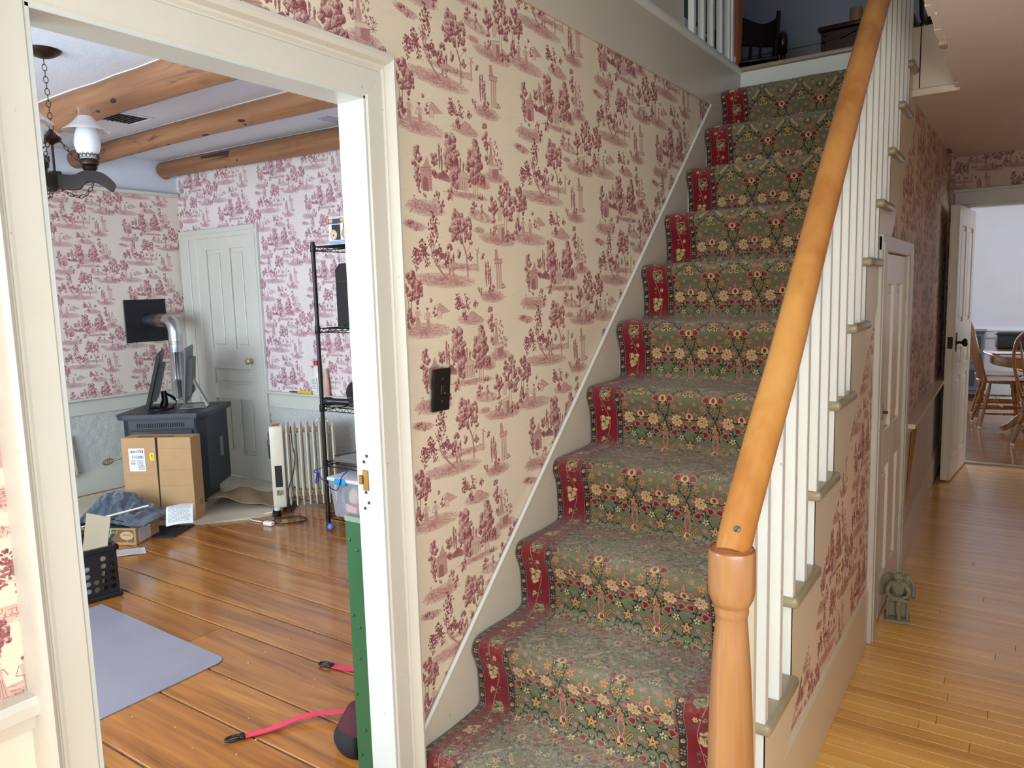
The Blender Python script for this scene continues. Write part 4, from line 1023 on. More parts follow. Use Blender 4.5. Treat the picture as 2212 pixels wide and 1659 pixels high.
for x, y in ((.845, 3.98), (1.35, 3.98), (.845, 4.35), (1.35, 4.35)):
    MB().lathe([(.022, 0), (.028, .008), (.022, .022), (.027, .035), (.018, .05), (.026, .08), (.030, .16), (.028, .3), (.022, .45), (.03, .6)], 18, Matrix.Translation((x, y, 0))).build('leg', DARKW, ct, smooth=50)
MB().box((.80, 3.94, .60), (1.4, 4.39, .64), None, .01).build('table_top', DARKW, ct)

# ---------------------------------------------------------------- stone gargoyle on the hall floor
gs = thing('gargoyle_statue', 'grey stone gargoyle reading cross-legged on a small chair by the closet door', 'statue', (.885, 3.355, .0), math.radians(8))
STONE = plain('weathered grey green stone', rgb(138, 132, 112), .85, 0, .5, 70, .16, 14)
S = 1.0
MB().box((-.058, -.055, 0), (.058, .075, .018), None, .003).build('plinth', STONE, gs)
m = MB()
m.box((-.046, .0, .018), (.046, .07, .118), None, .004)                          # seat block
m.box((-.05, -.012, .105), (.05, .07, .118), None, .003)
for x in (-.046, .046): m.box((x - .005, -.03, .018), (x + .005, -.018, .125), None, .002); m.box((x - .007, -.045, .124), (x + .007, .06, .134), None, .003)
m.build('stone_chair', STONE, gs)
bm = MB()
skin_pts = [(0, .03, .125), (0, .028, .165), (0, .018, .200), (0, .008, .222), (0, -.004, .240),                       # pelvis .. head base
            (-.034, .016, .200), (-.052, .0, .165), (-.040, -.034, .146), (-.020, -.044, .145),                            # left arm
            (.034, .016, .200), (.054, .0, .165), (.040, -.034, .148), (.018, -.044, .150),                              # right arm
            (-.022, .02, .126), (-.040, -.026, .132), (-.006, -.040, .134), (.034, -.044, .130), (.046, -.046, .126),                  # crossed leg
            (.018, .02, .126), (.006, -.036, .124), (.002, -.034, .075), (.006, -.038, .032), (.008, -.056, .026)]               # hanging leg
edges = [(0, 1), (1, 2), (2, 3), (3, 4), (2, 5), (5, 6), (6, 7), (7, 8), (2, 9), (9, 10), (10, 11), (11, 12), (0, 13), (13, 14), (14, 15), (15, 16), (16, 17), (0, 18), (18, 19), (19, 20), (20, 21), (21, 22)]
rad = [.026, .028, .032, .017, .014, .016, .012, .010, .008, .016, .012, .010, .008, .018, .015, .013, .010, .009, .018, .015, .012, .009, .009]
def skin(name, pts, edges, rad, mat, parent, lev=1):
    me = bpy.data.meshes.new(name); me.from_pydata(pts, edges, [])
    me.materials.append(mat)
    o = bpy.data.objects.new(name, me); COL.objects.link(o); o.parent = parent
    md = o.modifiers.new('skin', 'SKIN'); md.use_smooth_shade = True
    for i, r in enumerate(rad): me.skin_vertices[0].data[i].radius = (r, r)
    me.skin_vertices[0].data[0].use_root = True
    s2 = o.modifiers.new('sub', 'SUBSURF'); s2.levels = lev; s2.render_levels = lev + 1
    return o
skin('body', skin_pts, edges, rad, STONE, gs)
m = MB(); m.ell((0, -.012, .246), (.023, .021, .022)); m.ell((0, -.030, .237), (.012, .014, .011)); m.ell((0, -.036, .247), (.004, .006, .008))
for x in (-1, 1):
    m.tube([(x * .014, -.006, .262), (x * .022, -.004, .276), (x * .030, .0, .287)], [.008, .006, .001], 8)
    m.ell((x * .009, -.030, .251), (.006, .004, .003))
m.lathe([(.028, 0), (.027, .004), (.018, .012), (.006, .016)], 14, Matrix.Translation((0, -.014, .259)) @ Matrix.Rotation(.35, 4, 'X'))
m.build('head', STONE, gs, smooth=60)
for x in (-1, 1):
    m = MB(); m.sheet(lambda u, v: Vector((x * (.022 + .058 * u * (1 - .25 * abs(v - .4))), .040 + .020 * math.sin(u * 3.1) , .115 + v * .125 * (1 - .28 * u * u) + .012 * math.sin(u * 3.1))), 8, 8); m.build('wing', STONE, gs, 60, thick=.010)
m = MB(); m.box((-.03, -.052, .140), (.030, -.036, .150), Matrix.Rotation(.0, 4, 'X'), .002); m.build('book', STONE, gs)
gs.scale = (.80, .80, .75)
# ---------------------------------------------------------------- log beams, ceiling vent
def log(y, z, r, x0, x1, label, seed, slope=0.0, cap=True, fat=0.0):
    q = random.Random(seed); pts = []; rad = []
    n = 22
    for i in range(n + 1):
        t = i / n; pts.append((x0 + (x1 - x0) * t, y + slope * t + .014 * math.sin(t * 7 + seed) + q.uniform(-.003, .003), z + .006 * math.sin(t * 5 + seed * 2)))
        rad.append(r * (1 + .07 * math.sin(t * 9 + seed) + q.uniform(-.02, .02)) * (1 + fat * (1 - t)))
    th = thing('log_beam', label, 'beam', (0, 0, 0))
    MB().tube(pts, rad, 22).build('log', LOG, th, smooth=50)
    KN = plain('dark knot', rgb(52, 34, 28), .7, 0, .4)
    for i in range(11):
        t = q.uniform(.08, .92); a = q.uniform(-2.5, -.35); j = int(t * n)
        c = Vector(pts[j]); rr = rad[j]; nrm = Vector((0, math.cos(a), math.sin(a)))
        big = q.random() < .4
        MB().ell((0, 0, 0), ((.020 if big else .010) * q.uniform(.8, 1.8), .007 * q.uniform(.8, 1.8), .003), frame(c + nrm * rr * .985, (1, 0, 0), nrm.cross(Vector((1, 0, 0)))) @ Matrix.Rotation(q.uniform(-.5, .5), 4, 'Z'), 8).build('knot', KN, th, smooth=60)
    m = MB()
    for sgn in (-1, 1):
        m.tube([(p[0], p[1] + sgn * math.sqrt(max(1e-6, rr * rr - min(rr, max(0, ZC - p[2])) ** 2)) * 1.0, ZC - .002) for p, rr in zip(pts, rad)], .007, 6)
    m.build('caulk_line', WHITE, th, smooth=60)
    return th, pts, rad
log(2.135, 2.440, .076, XL + .01, -.06, 'thickest peeled log beam, nearest the doorway', 1, 0, True, .32)
log(2.845, 2.450, .064, XL + .01, -.06, 'middle peeled log beam with dark scars', 2.3)
b3, p3, r3 = log(3.515, 2.434, .066, XL + .03, -.06, 'farthest peeled log beam, against the papered wall', 4.1, .03)
MB().cbox((-3.66, 3.454, 2.446), (.34, .014, .046), Matrix.Identity(4), .004).build('dark_scar', plain('dark charred patch', rgb(58, 40, 34), .7, 0, .4), b3)
MB().lathe([(.064, 0), (.062, .006), (.002, .008)], 22, frame((XL + .031, 3.515, 2.434), (0, 0, 1), (0, -1, 0))).build('end_grain', plain('sawn log end', rgb(150, 104, 62), .7, 0, .3), b3, smooth=40)
vt = thing('ceiling_vent', 'white ceiling vent with dark louvres between the first two log beams', 'vent', (-3.24, 2.556, ZC), 0)
m = MB()
for lo, hi in (((-.125, -.115, -.008), (.125, -.10, .0)), ((-.125, .10, -.008), (.125, .115, 0)), ((-.125, -.10, -.008), (-.11, .10, 0)), ((.11, -.10, -.008), (.125, .10, 0))): m.box(lo, hi, None, .002)
m.build('frame', CEIL, vt); MB().box((-.112, -.102, -.003), (.112, .102, -.0005)).build('backing', BLACKGAP, vt)
for i in range(8):
    y = -.088 + i * .025; MB().cbox((0, 0, 0), (.216, .016, .0015), Matrix.Translation((0, y, -.006)) @ Matrix.Rotation(.55, 4, 'X')).build('louvre', plain('grey louvre', rgb(120, 112, 104), .5) if i == 0 else bpy.data.materials['grey louvre'], vt)

# ---------------------------------------------------------------- chandelier
BRZ = plain('antique bronze', rgb(66, 50, 42), .32, .8)
CX, CY = -2.317, 1.694
cl = thing('chandelier', 'old chandelier with wavy wooden arms, chains and glass oil-lamp shades', 'chandelier', (CX, CY, 0), 0)
MB().lathe([(.002, ZC - .035), (.02, ZC - .033), (.045, ZC - .024), (.066, ZC - .010), (.072, ZC - .001), (.071, ZC)], 28).build('canopy', BRZ, cl, smooth=50)
def chain(pts, name, parent, L=.030, w=.0085, r=.0017):
    P = [Vector(p) for p in pts]; cum = [0]
    for a, b in zip(P, P[1:]): cum.append(cum[-1] + (b - a).length)
    def at(s):
        for i in range(len(P) - 1):
            if s <= cum[i + 1] or i == len(P) - 2: return P[i].lerp(P[i + 1], (s - cum[i]) / (cum[i + 1] - cum[i])), (P[i + 1] - P[i]).normalized()
    n = max(2, round(cum[-1] / (L * .82)))
    for i in range(n):
        c, d = at((i + .5) * cum[-1] / n); l2 = cum[-1] / n * .5 * 1.2
        Q = d.to_track_quat('X', 'Z').to_matrix().to_4x4() @ Matrix.Rotation(math.pi / 2 * (i % 2) + .4, 4, 'X')
        ring = [(l2 * math.cos(a) , w * math.sin(a), 0) for a in [k * 2 * math.pi / 14 for k in range(14)]]
        MB().tube(ring, r, 6, closed=True, M=Matrix.Translation(c) @ Q).build(name, BRZ, parent, smooth=60)
chain([(0, 0, ZC - .035), (0, .004, 2.165)], 'chain_link', cl)
MB().lathe([(.006, 2.172), (.012, 2.162), (.024, 2.148), (.036, 2.138), (.040, 2.128), (.034, 2.118), (.012, 2.110), (.006, 2.104)], 24).build('hub', BRZ, cl, smooth=50)
MB().tube([(0, 0, 2.11), (0, 0, 1.985)], .0055, 10).build('rod', BRZ, cl, smooth=50)
OPAL = plain('opal glass', rgb(236, 238, 240), .25, 0, 0, 60, .01)
SHADE = plain('white metal shade', rgb(214, 206, 204), .35, 0, 0, 60, .02)
GL = NT('clear lamp glass'); GL.set(col=(1, 1, 1, 1), rough=.02, trans=1.0, ior=1.3)
base_a = math.atan2(.86, .51)
for q in range(3):
    a = base_a + q * 2 * math.pi / 3; ca, sa = math.cos(a), math.sin(a)
    Mx = Matrix(((ca, -sa, 0, 0), (sa, ca, 0, 0), (0, 0, 1, 0), (0, 0, 0, 1)))
    up = catmull([(-.02, 1.990, 0), (.035, 1.972, 0), (.075, 1.977, 0), (.11, 1.994, 0), (.15, 1.998, 0), (.195, 1.985, 0), (.232, 1.950, 0)], 5)
    dn = catmull([(.238, 1.938, 0), (.222, 1.908, 0), (.190, 1.930, 0), (.150, 1.950, 0), (.115, 1.942, 0), (.085, 1.914, 0), (-.02, 1.916, 0)], 5)
    MB().prism([(p.x, p.y) for p in up] + [(p.x, p.y) for p in dn], 1, -.019, .019, Mx).build('arm', ARMW, cl)
    lx = .138
    LM = Mx @ Matrix.Translation((lx, 0, 1.995)) @ Matrix.Diagonal((1.14, 1.14, 1.14, 1)) @ Matrix.Translation((0, 0, -1.992))
    lp = MB().lathe([(.014, 1.992), (.026, 2.0), (.030, 2.008), (.026, 2.014), (.034, 2.018), (.036, 2.030), (.034, 2.037), (.030, 2.04)], 22, LM).build('burner', BRZ, cl, smooth=40)
    m = MB()
    for i in range(16):
        g = i * 2 * math.pi / 16
        for r0, zz, hh in ((.0362, 2.048, .007), (.037, 2.060, .006)):
            gg = g + (math.pi / 16 if zz > 2.05 else 0)
            m.tube([(r0 * math.cos(gg) + .0055 * math.cos(t) * -math.sin(gg), r0 * math.sin(gg) + .0055 * math.cos(t) * math.cos(gg), zz + hh * math.sin(t)) for t in [k * 2 * math.pi / 8 for k in range(8)]], .0013, 4, closed=True, M=LM)
    m.build('gallery_rim', BRZ, lp, smooth=60)
    MB().lathe([(.028, 2.040), (.036, 2.055), (.046, 2.085), (.0475, 2.10), (.044, 2.13), (.034, 2.16), (.024, 2.178), (.0235, 2.185)], 26, LM, cap=False).build('lamp_chimney', OPAL, cl, smooth=60)
    MB().lathe([(.0235, 2.18), (.0225, 2.20), (.0235, 2.235), (.022, 2.235), (.021, 2.20), (.022, 2.18)], 22, LM, cap=False).build('glass_collar', GL.m, cl, smooth=60)
    MB().lathe([(.0255, 2.203), (.031, 2.196), (.045, 2.180), (.065, 2.163), (.082, 2.150), (.084, 2.146), (.081, 2.147), (.063, 2.159), (.043, 2.176), (.029, 2.191), (.0245, 2.199)], 30, LM, cap=False).build('lamp_shade', SHADE, cl, smooth=60)
    P = lambda u, z: (u * ca, u * sa, z)
    chain([P(.036, 2.12), P(.062, 2.08), P(.09, 2.045), P(.118, 2.022)], 'chain_link', cl, .026, .007)
    sw = [P(.148, 1.948), P(.14, 1.925), P(.118, 1.895), P(.09, 1.880), P(.06, 1.888), P(.03, 1.905), P(.0, 1.916)]
    chain(sw, 'chain_link', cl, .028, .0075)

# ---------------------------------------------------------------- things on the narrow ledge
tn = thing('storage_tin', 'tall red tin on the narrow ledge beside the chandelier', 'tin', (XL + .028, 2.575, 2.262))
REDTIN = plain('red printed tin', rgb(150, 40, 48), .35)
MB().lathe([(.024, 0), (.025, .003), (.025, .145), (.024, .15)], 18).build('body', REDTIN, tn, smooth=40); MB().lathe([(.0255, .15), (.0255, .168), (.022, .172), (.002, .173)], 18).build('lid', plain('dark tin lid', rgb(60, 24, 26), .35), tn, smooth=40)
bx = thing('trinket_box', 'small dark glass topped box on the narrow ledge', 'box', (XL + .028, 2.77, 2.262))
MB().box((-.024, -.075, 0), (.024, .075, .055), None, .003).build('body', plain('dark grey box', rgb(58, 60, 58), .4), bx)
MB().box((-.022, -.072, .055), (.022, .072, .060), None, .001).build('lid', plain('smoky glass lid', rgb(120, 132, 128), .12, .3), bx)

# ---------------------------------------------------------------- stove, flue, monitors
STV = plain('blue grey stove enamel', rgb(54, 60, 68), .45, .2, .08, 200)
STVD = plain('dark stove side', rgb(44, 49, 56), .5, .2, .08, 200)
HZ = .012
pad = thing('hearth_pad', 'cream stone effect hearth pad in the study corner', 'hearth pad')
m = MB(); m.prism([(-4.35, 2.38), (-4.35, 3.58), (-3.2, 3.60), (-2.72, 3.10), (-2.80, 2.90), (-2.97, 2.68), (-3.35, 2.40), (-3.7, 2.28)], 2, 0, HZ); m.build('slab', plain('cream slab', rgb(204, 194, 170), .6, 0, .25, 40, .08, 5), pad)
sv = thing('pellet_stove', 'blue grey pellet stove standing diagonally in the corner', 'stove', (-3.505, 2.785, HZ), math.atan2(.61, .79))
W2, D = .272, .50
body = [(-W2 + .0, .05), (-W2 + .05, 0), (W2 - .05, 0), (W2, .05), (W2, D), (-W2, D)]
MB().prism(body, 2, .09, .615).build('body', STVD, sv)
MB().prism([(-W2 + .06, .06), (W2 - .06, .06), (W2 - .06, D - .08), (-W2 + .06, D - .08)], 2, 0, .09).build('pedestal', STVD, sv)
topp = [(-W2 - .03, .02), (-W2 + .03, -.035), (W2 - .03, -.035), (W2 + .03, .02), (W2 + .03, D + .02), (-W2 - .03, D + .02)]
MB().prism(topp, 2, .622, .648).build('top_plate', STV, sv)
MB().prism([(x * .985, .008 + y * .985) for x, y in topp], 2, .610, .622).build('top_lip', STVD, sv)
MB().box((-W2 + .055, -.008, .545), (W2 - .055, .002, .612), None, .002).build('grille_panel', STV, sv)
for i in range(22): MB().box((-.165 + i * .0145 + .004, -.0095, .556), (-.165 + i * .0145 + .011, -.007, .585)).build('slot', BLACKGAP, sv)
MB().box((-W2 + .07, -.016, .15), (W2 - .07, .0, .535), None, .004).build('door', STV, sv, label='front stove door mostly hidden by the cardboard box')
MB().tube([(W2 - .10, -.022, .50), (W2 - .07, -.035, .495), (W2 - .06, -.03, .47)], .012, 10).build('door_catch', STVD, sv, smooth=50)
for i in range(24): MB().box((-.26 + i * .0225, .015, .6475), (-.26 + i * .0225 + .011, .03, .6488)).build('top_slot', BLACKGAP, sv)
MB().box((W2 + .0, .30, .28), (W2 + .004, .36, .42), None, .001).build('side_label', plain('grey label', rgb(120, 124, 128), .5), sv)
hm = MB(); cc = [( -.43 + .0022 * i, -.05 + .0 * i, .335 + .0004 * i) for i in range(40)]
pts = []
for i in range(90):
    t = i / 89; rr = .002 + .019 * math.sin(math.pi * t); pts.append((-.40 + .085 * t, -.035 + rr * math.cos(t * 50), .33 + .02 * t + rr * math.sin(t * 50)))
hm.tube(pts, .0028, 5); hm.tube([(-.32, -.035, .35), (-.25, .0, .36)], .006, 8)
hm.build('coil_handle', plain('coiled brass wire', rgb(186, 168, 120), .3, .9), sv, smooth=60)
fp = thing('flue_pipe', 'shiny galvanised flue pipe rising from the stove and turning into the wall', 'pipe')
GALV = plain('galvanised steel', rgb(196, 200, 204), .22, .95, .12, 18, .12, 9)
px, py = -4.08, 3.285; pz = 1.268
m = MB(); m.lathe([(.050, HZ + .65), (.050, .80), (.052, .805), (.052, .82), (.049, .825), (.049, 1.02), (.0515, 1.025), (.0515, 1.03), (.049, 1.035), (.049, 1.115)], 22, Matrix.Translation((px, py, 0)), cap=False); m.build('vertical_pipe', GALV, fp, smooth=30)
arc = [(px - .09 + .09 * math.cos(t), py, 1.175 + .09 * math.sin(t)) for t in [k * math.pi / 2 / 8 for k in range(9)]]
MB().tube([(px, py, 1.115)] + arc + [(px - .12, py, 1.265)], .051, 22, cap=False).build('elbow', GALV, fp, smooth=35)
MB().tube([(px - .10, py, 1.265), (px - .18, py, 1.266)], .053, 22, cap=False).build('collar_band', plain('brown foil tape', rgb(150, 136, 128), .35, .8), fp, smooth=40)
MB().tube([(px - .16, py, 1.266), (XL + .003, py, 1.268)], .050, 22, cap=False).build('horizontal_pipe', GALV, fp, smooth=30)
for z in (1.085, 1.10): MB().lathe([(.0505, z), (.053, z + .003), (.0505, z + .006)], 22, Matrix.Translation((px, py, 0)), cap=False).build('pipe_seam', GALV, fp, smooth=40)
MB().lathe([(.060, .66), (.062, .665), (.060, .672), (.052, .678)], 22, Matrix.Translation((px, py, 0)), cap=False).build('base_collar', GALV, fp, smooth=40)
wp = thing('wall_thimble', 'square black metal flue plate on the papered side wall', 'wall plate', (XL, 3.27, 1.265))
BLM = plain('matt black steel', rgb(30, 31, 36), .5, .3)
MB().box((.002, -.17, -.165), (.012, .17, .165), None, .003).build('plate', BLM, wp)
MB().lathe([(.085, 0), (.082, .006), (.06, .010)], 30, frame((.012, 0, 0), (0, 1, 0), (0, 0, 1)), cap=False).build('trim_ring', BLM, wp, smooth=40)
for y in (-.155, .155):
    for z in (-.15, .15): MB().lathe([(.004, 0), (.003, .002), (.001, .003)], 8, frame((.012, y, z), (0, 1, 0), (0, 0, 1))).build('screw', STEEL, wp)

def monitor(name, label, loc, rz, tilt, w, h, t, zc, casem, screenm, basekind):
    th = thing(name, label, 'monitor', loc, rz)
    Mt = Matrix.Translation((0, 0, zc)) @ Matrix.Rotation(tilt, 4, 'X')
    MB().box((-w / 2, 0, -h / 2), (w / 2, t, h / 2), Mt, .004).build('screen_housing', casem, th)
    MB().box((-w / 2 + .014, -.0015, -h / 2 + .016), (w / 2 - .014, .001, h / 2 - .014), Mt).build('screen', screenm, th)
    MB().prism([(-w * .33, -h * .36), (w * .33, -h * .36), (w * .28, h * .3), (-w * .28, h * .3)], 1, t, t + .028, Mt).build('rear_shell', casem, th)
    return th, Mt
SCR = plain('dark glossy screen', rgb(14, 14, 18), .12)
SILV = plain('brushed silver', rgb(168, 168, 168), .3, .8)
DG = plain('dark grey plastic', rgb(44, 46, 50), .4)
TZ = HZ + .650
m1, Mt = monitor('computer_monitor', 'black monitor on a round base, tipped back on the stove top', (-3.755, 2.90, TZ), math.radians(-34), math.radians(-15), .52, .385, .024, .215, BLK, SCR, 0)
m = MB(); m.lathe([(.105, 0), (.105, .006), (.09, .012), (.03, .016), (.002, .016)], 32, Matrix.Translation((0, .03, 0)) @ Matrix.Diagonal((1, .85, 1, 1))); m.build('base', BLK, m1, smooth=50)
MB().tube([(0, .05, .01), (0, .06, .06), (0, .055, .12)], [.03, .02, .018], 10).build('neck', BLK, m1, smooth=50)
m = MB()
for i in range(3): m.tube(catmull([(-.05 + i * .03, .07, .10), (-.08 + .05 * i, .12, .06), (.02 - .04 * i, .13, .025), (.09, .10, .02)]), .004, 6)
m.build('cable_loops', BLK, m1, smooth=60)
m2, Mt = monitor('computer_monitor', 'slim silver backed monitor on a leaning stand, nearer the door', (-3.60, 3.06, TZ), math.radians(-38), math.radians(-5), .50, .385, .014, .238, plain('pewter plastic', rgb(104, 106, 108), .4, .4), DG, 1)
m = MB(); m.box((-.11, -.06, 0), (.11, .12, .006), None, .002); m.build('base', SILV, m2)
m = MB(); m.prism([(.112, .004), (.128, .004), (.040, .20), (.026, .20)], 0, -.05, .05); m.build('stand', SILV, m2)

# ---------------------------------------------------------------- big cardboard carton
def cardboard(n, c): return plain(n, c, .75, 0, .18, 110, .05, 9)
KRAFT = cardboard('kraft cardboard', rgb(184, 146, 104)); KRAFT2 = cardboard('darker kraft', rgb(158, 122, 84)); LBL = plain('white paper label', rgb(232, 232, 234), .5, 0, .03)
INKM = plain('black print', rgb(38, 38, 42), .6); YEL = plain('yellow sticker', rgb(232, 214, 40), .5)
bb = thing('cardboard_box', 'tall brown shipping carton standing in front of the stove', 'box', (-3.055, 2.700, HZ), math.atan2(.51, .86))
BW, BD, BH = .455, .13, .54
m = MB(); m.box((-BW, .006, 0), (0, BD, BH), None, .002); m.build('carton', KRAFT, bb)
MB().box((-BW, 0, .004), (-.232, .006, BH), None, .0015).build('flap', KRAFT, bb)
MB().prism([(-.226, .004), (0, .004), (0, BH), (-.214, BH)], 1, -.001, .005).build('flap', KRAFT, bb)
MB().prism([(-.233, .0), (-.224, .0), (-.212, BH), (-.233, BH)], 1, .004, .0066).build('open_seam', BLACKGAP, bb)
m = MB()
for z in (.20, .30, .44): m.box((-BW + .001, -.0012, z), (-.235, -.0002, z + .0012)); m.box((-.22, -.0022, z + .03), (-.002, -.0012, z + .0312))
m.build('crease', KRAFT2, bb)
MB().tube(catmull([(-.36, .03, BH + .002), (-.25, .02, BH + .008), (-.12, .03, BH + .002)]), .002, 5).build('strap_mark', INKM, bb)
def label(parent, x0, z0, w, h, y=-.0022, rows=(), mat=None, name='label', tilt=0.0):
    Ml = Matrix.Translation((x0, y, z0)) @ Matrix.Rotation(tilt, 4, 'Y')
    lb = MB().box((0, 0, 0), (w, .0012, h), Ml).build(name, mat or LBL, parent)
    m = MB(); q = random.Random(int(w * 1e4 + h * 1e3))
    for kind, za, zb, xa, xb in rows:
        if kind == 'bar':
            x = xa
            while x < xb:
                bw = q.choice([.006, .012, .02]) * w * 1.6; m.box((x * w, -.0006, za * h), (min(x * w + bw, xb * w), .0002, zb * h), Ml); x += (bw / w) + q.choice([.012, .025, .04])
        elif kind == 'txt':
            z = za
            while z < zb:
                x = xa
                while x < xb - .03:
                    L = q.uniform(.04, .16); m.box((x * w, -.0006, z * h), (min(x + L, xb) * w, .0002, (z + .022) * h), Ml); x += L + .03
                z += .055
    if rows: m.build('print', INKM, lb)
    else: m.bm.free()
    return lb
label(bb, -BW + .045, .325, .105, .148, -.0018, [('bar', .80, .90, .10, .92), ('bar', .56, .69, .22, .92), ('txt', .92, .97, .55, .92), ('txt', .30, .52, .5, .92), ('txt', .08, .26, .55, .95), ('txt', .3, .5, .1, .4)])
lb = label(bb, -.272, .395, .028, .048, -.0018, [], YEL, 'sticker'); m = MB(); m.box((.008, -.0004, .008), (.020, .0003, .013), Matrix.Translation((-.272, -.0018, .395))).box((.009, -.0004, .02), (.019, .0003, .04), Matrix.Translation((-.272, -.0018, .395))); m.build('print', plain('faded ink', rgb(150, 130, 30), .6), lb)
label(bb, -.115, .035, .095, .05, -.0022, [('bar', .15, .62, .06, .94), ('txt', .75, .86, .1, .9)])
MB().box((-.0005, .06, .085), (.0005, .11, .12)).build('handling_mark', KRAFT2, bb)

# ---------------------------------------------------------------- receiver carton, blanket, papers
db = thing('cardboard_box', 'flat brown and green satellite receiver carton under the grey blanket', 'box', (-2.950, 2.245, 0), math.atan2(.47, .88))
DBW, DBD, DBH = .46, .235, .10
GRN = plain('dark green print', rgb(30, 70, 56), .5)
MB().box((-DBW, 0, 0), (0, DBD, DBH), None, .002).build('carton', KRAFT, db)
MB().prism([(-DBW + .012, .012), (-.05, .012), (-.006, DBD - .03), (-.006, DBD - .006), (-DBW + .012, DBD - .006)], 2, DBH, DBH + .0008).build('green_panel', GRN, db)
m = MB(); m.prism([(-DBW + .01, .022), (-.205, .022), (-.17, .03), (-.145, .045), (-.128, .065), (-.120, .090), (-DBW + .01, .090)], 1, -.0008, .0002); m.build('green_panel', GRN, db)
MB().box((-.205, -.0006, .018), (-.012, .0001, .092)).build('brown_panel', plain('darker brown print', rgb(126, 96, 62), .6), db)
PALE = plain('pale tan print', rgb(206, 176, 132), .6)
fy = -.0016
MF = frame((0, fy, 0), (1, 0, 0), (0, 0, 1))
for tx, x, z, sz in (('NETWORK', -.170, .076, .0245), ('ITE TV', -.190, .054, .0215)):
    text_mesh('lettering', tx, sz, PALE, db, frame((x, fy, z), (1, 0, 0), (0, 0, 1)))
lf = MB().lathe([(.033, 0), (.033, .0004)], 24, frame((-.056, -.0008, .058), (1, 0, 0), (0, 0, 1)) @ Matrix.Diagonal((1.25, .78, 1, 1))).box((-.058, -.0012, .018), (-.054, -.0008, .04)).build('leaf_emblem', PALE, db)
text_mesh('lettering', 'dish', .017, plain('dark brown print', rgb(78, 54, 34), .6), db, frame((-.068, fy, .062), (1, 0, 0), (0, 0, 1)))
text_mesh('lettering', 'HD', .0155, INKM, db, frame((-.040, fy, .060), (1, 0, 0), (0, 0, 1)))
Mside = frame((0.0006, .028, .012), (0, 1, 0), (0, 0, 1))
sl = MB().box((0, 0, -.0003), (.115, .078, .0006), Mside).build('label', LBL, db)
m = MB(); q = random.Random(2)
for i in range(11):
    x = .006
    while x < .1: L = q.uniform(.006, .02); m.box((x, .008 + i * .006, .0006), (x + L, .0105 + i * .006, .001), Mside); x += L + .004
m.build('print', plain('grey print', rgb(120, 120, 122), .6), sl)
bl = MB()
ax = Vector((.88, .47, 0)); ay = Vector((-.47, .88, 0)); o0 = Vector((-3.30, 2.10, .104))
from mathutils import noise as mnoise
def blf(u, v):
    e = min(1.0, 5 * u, 5 * (1 - u)) * min(1.0, 6 * v, 8 * (1 - v)) if 0 < u < 1 and 0 < v < 1 else 0
    n1 = mnoise.noise(Vector((u * 3.2 + 5, v * 2.4, 1.7))); n2 = 1 - abs(mnoise.noise(Vector((u * 6.5 + v * 2, v * 5 - u * 2, 4.2)))) * 2; n3 = mnoise.noise(Vector((u * 14, v * 12, 9)))
    heap = .10 * math.sin(math.pi * min(1, .15 + v * .85)) * (1 - .62 * u) + .055 * math.exp(-((u - .25) ** 2 * 18 + (v - .55) ** 2 * 14))
    z = .004 + e * max(.0, heap + .045 * n1 + .030 * max(0, n2) ** 2 + .008 * n3)
    p = o0 + ax * (u * .47 - .04 + .02 * n1) + ay * (-.005 + v * .34 + .035 * math.sin(u * 5) + .02 * n3)
    return p + Vector((0, 0, z + (.003 if e == 0 else 0)))
bl.sheet(blf, 64, 48)
BLK_M = NT('grey blue quilted blanket'); p_ = BLK_M.obj(); nn = BLK_M.noise(p_, 26, 4, .6, .8)
BLK_M.set(col=BLK_M.ramp(nn, [(.3, rgb(50, 58, 72)), (.7, rgb(86, 97, 114))]), rough=.95, sheen=.4); BLK_M.bump(BLK_M.math('ADD', nn, BLK_M.noise(p_, 130, 3)), .6, .012)
bk = bl.build('blanket', BLK_M.m, None, 60); md = bk.modifiers.new('thickness', 'SOLIDIFY'); md.thickness = .012; md.offset = 1; sb = bk.modifiers.new('sub', 'SUBSURF'); sb.levels = 1; sb.render_levels = 1
tag(bk, 'rumpled grey blue quilted blanket heaped on the flat carton', 'blanket')
m = MB(); m.tube([(-3.16, 2.18, .155), (-2.99, 2.36, .205)], .006, 8); tag(m.build('cable', plain('cream cable', rgb(214, 206, 192), .5), smooth=60), 'cream strap lying over the fold of the blanket', 'strap')
def paper_sheet(name, label, f, nu=10, nv=6, lines=True, seed=1):
    th = thing(name, label, 'paper')
    MB().sheet(f, nu, nv).build('sheet', LBL, th, 60)
    if lines:
        m = MB(); q = random.Random(seed)
        for i in range(14):
            v = .08 + i * .06; u = .08
            while u < .85:
                L = q.uniform(.03, .12); a, b = f(u, v), f(min(.92, u + L), v); c, d = f(u, v + .02), f(min(.92, u + L), v + .02)
                e = Vector((0.002, -.001, .0016)); m.bm.faces.new([m.bm.verts.new(x + e) for x in (a, b, d, c)]); u += L + .03
        m.build('print', plain('light grey print', rgb(150, 150, 152), .7) if 'light grey print' not in bpy.data.materials else bpy.data.materials['light grey print'], th, recalc=False)
    return th
pO = Vector((-3.00, 2.475, .165)); pa = Vector((.50, .70, .02)).normalized(); pb = Vector((.42, -.30, -.56)).normalized()
def pf(u, v):
    p = pO + pa * (u * .15)
    s_ = v * .155; b1 = .035
    p = p + Vector((.55, -.42, -.05)).normalized() * min(s_, b1) + pb * max(0, s_ - b1)
    return p + Vector((0, 0, .006 * math.sin(u * 3)))
paper_sheet('paper_sheet', 'printed leaflet draped over the edge of the blanket', pf)
fm = thing('floor_mat', 'dark rubber honeycomb mat under the cartons', 'mat', (-3.06, 2.42, .0), math.atan2(.47, .88))
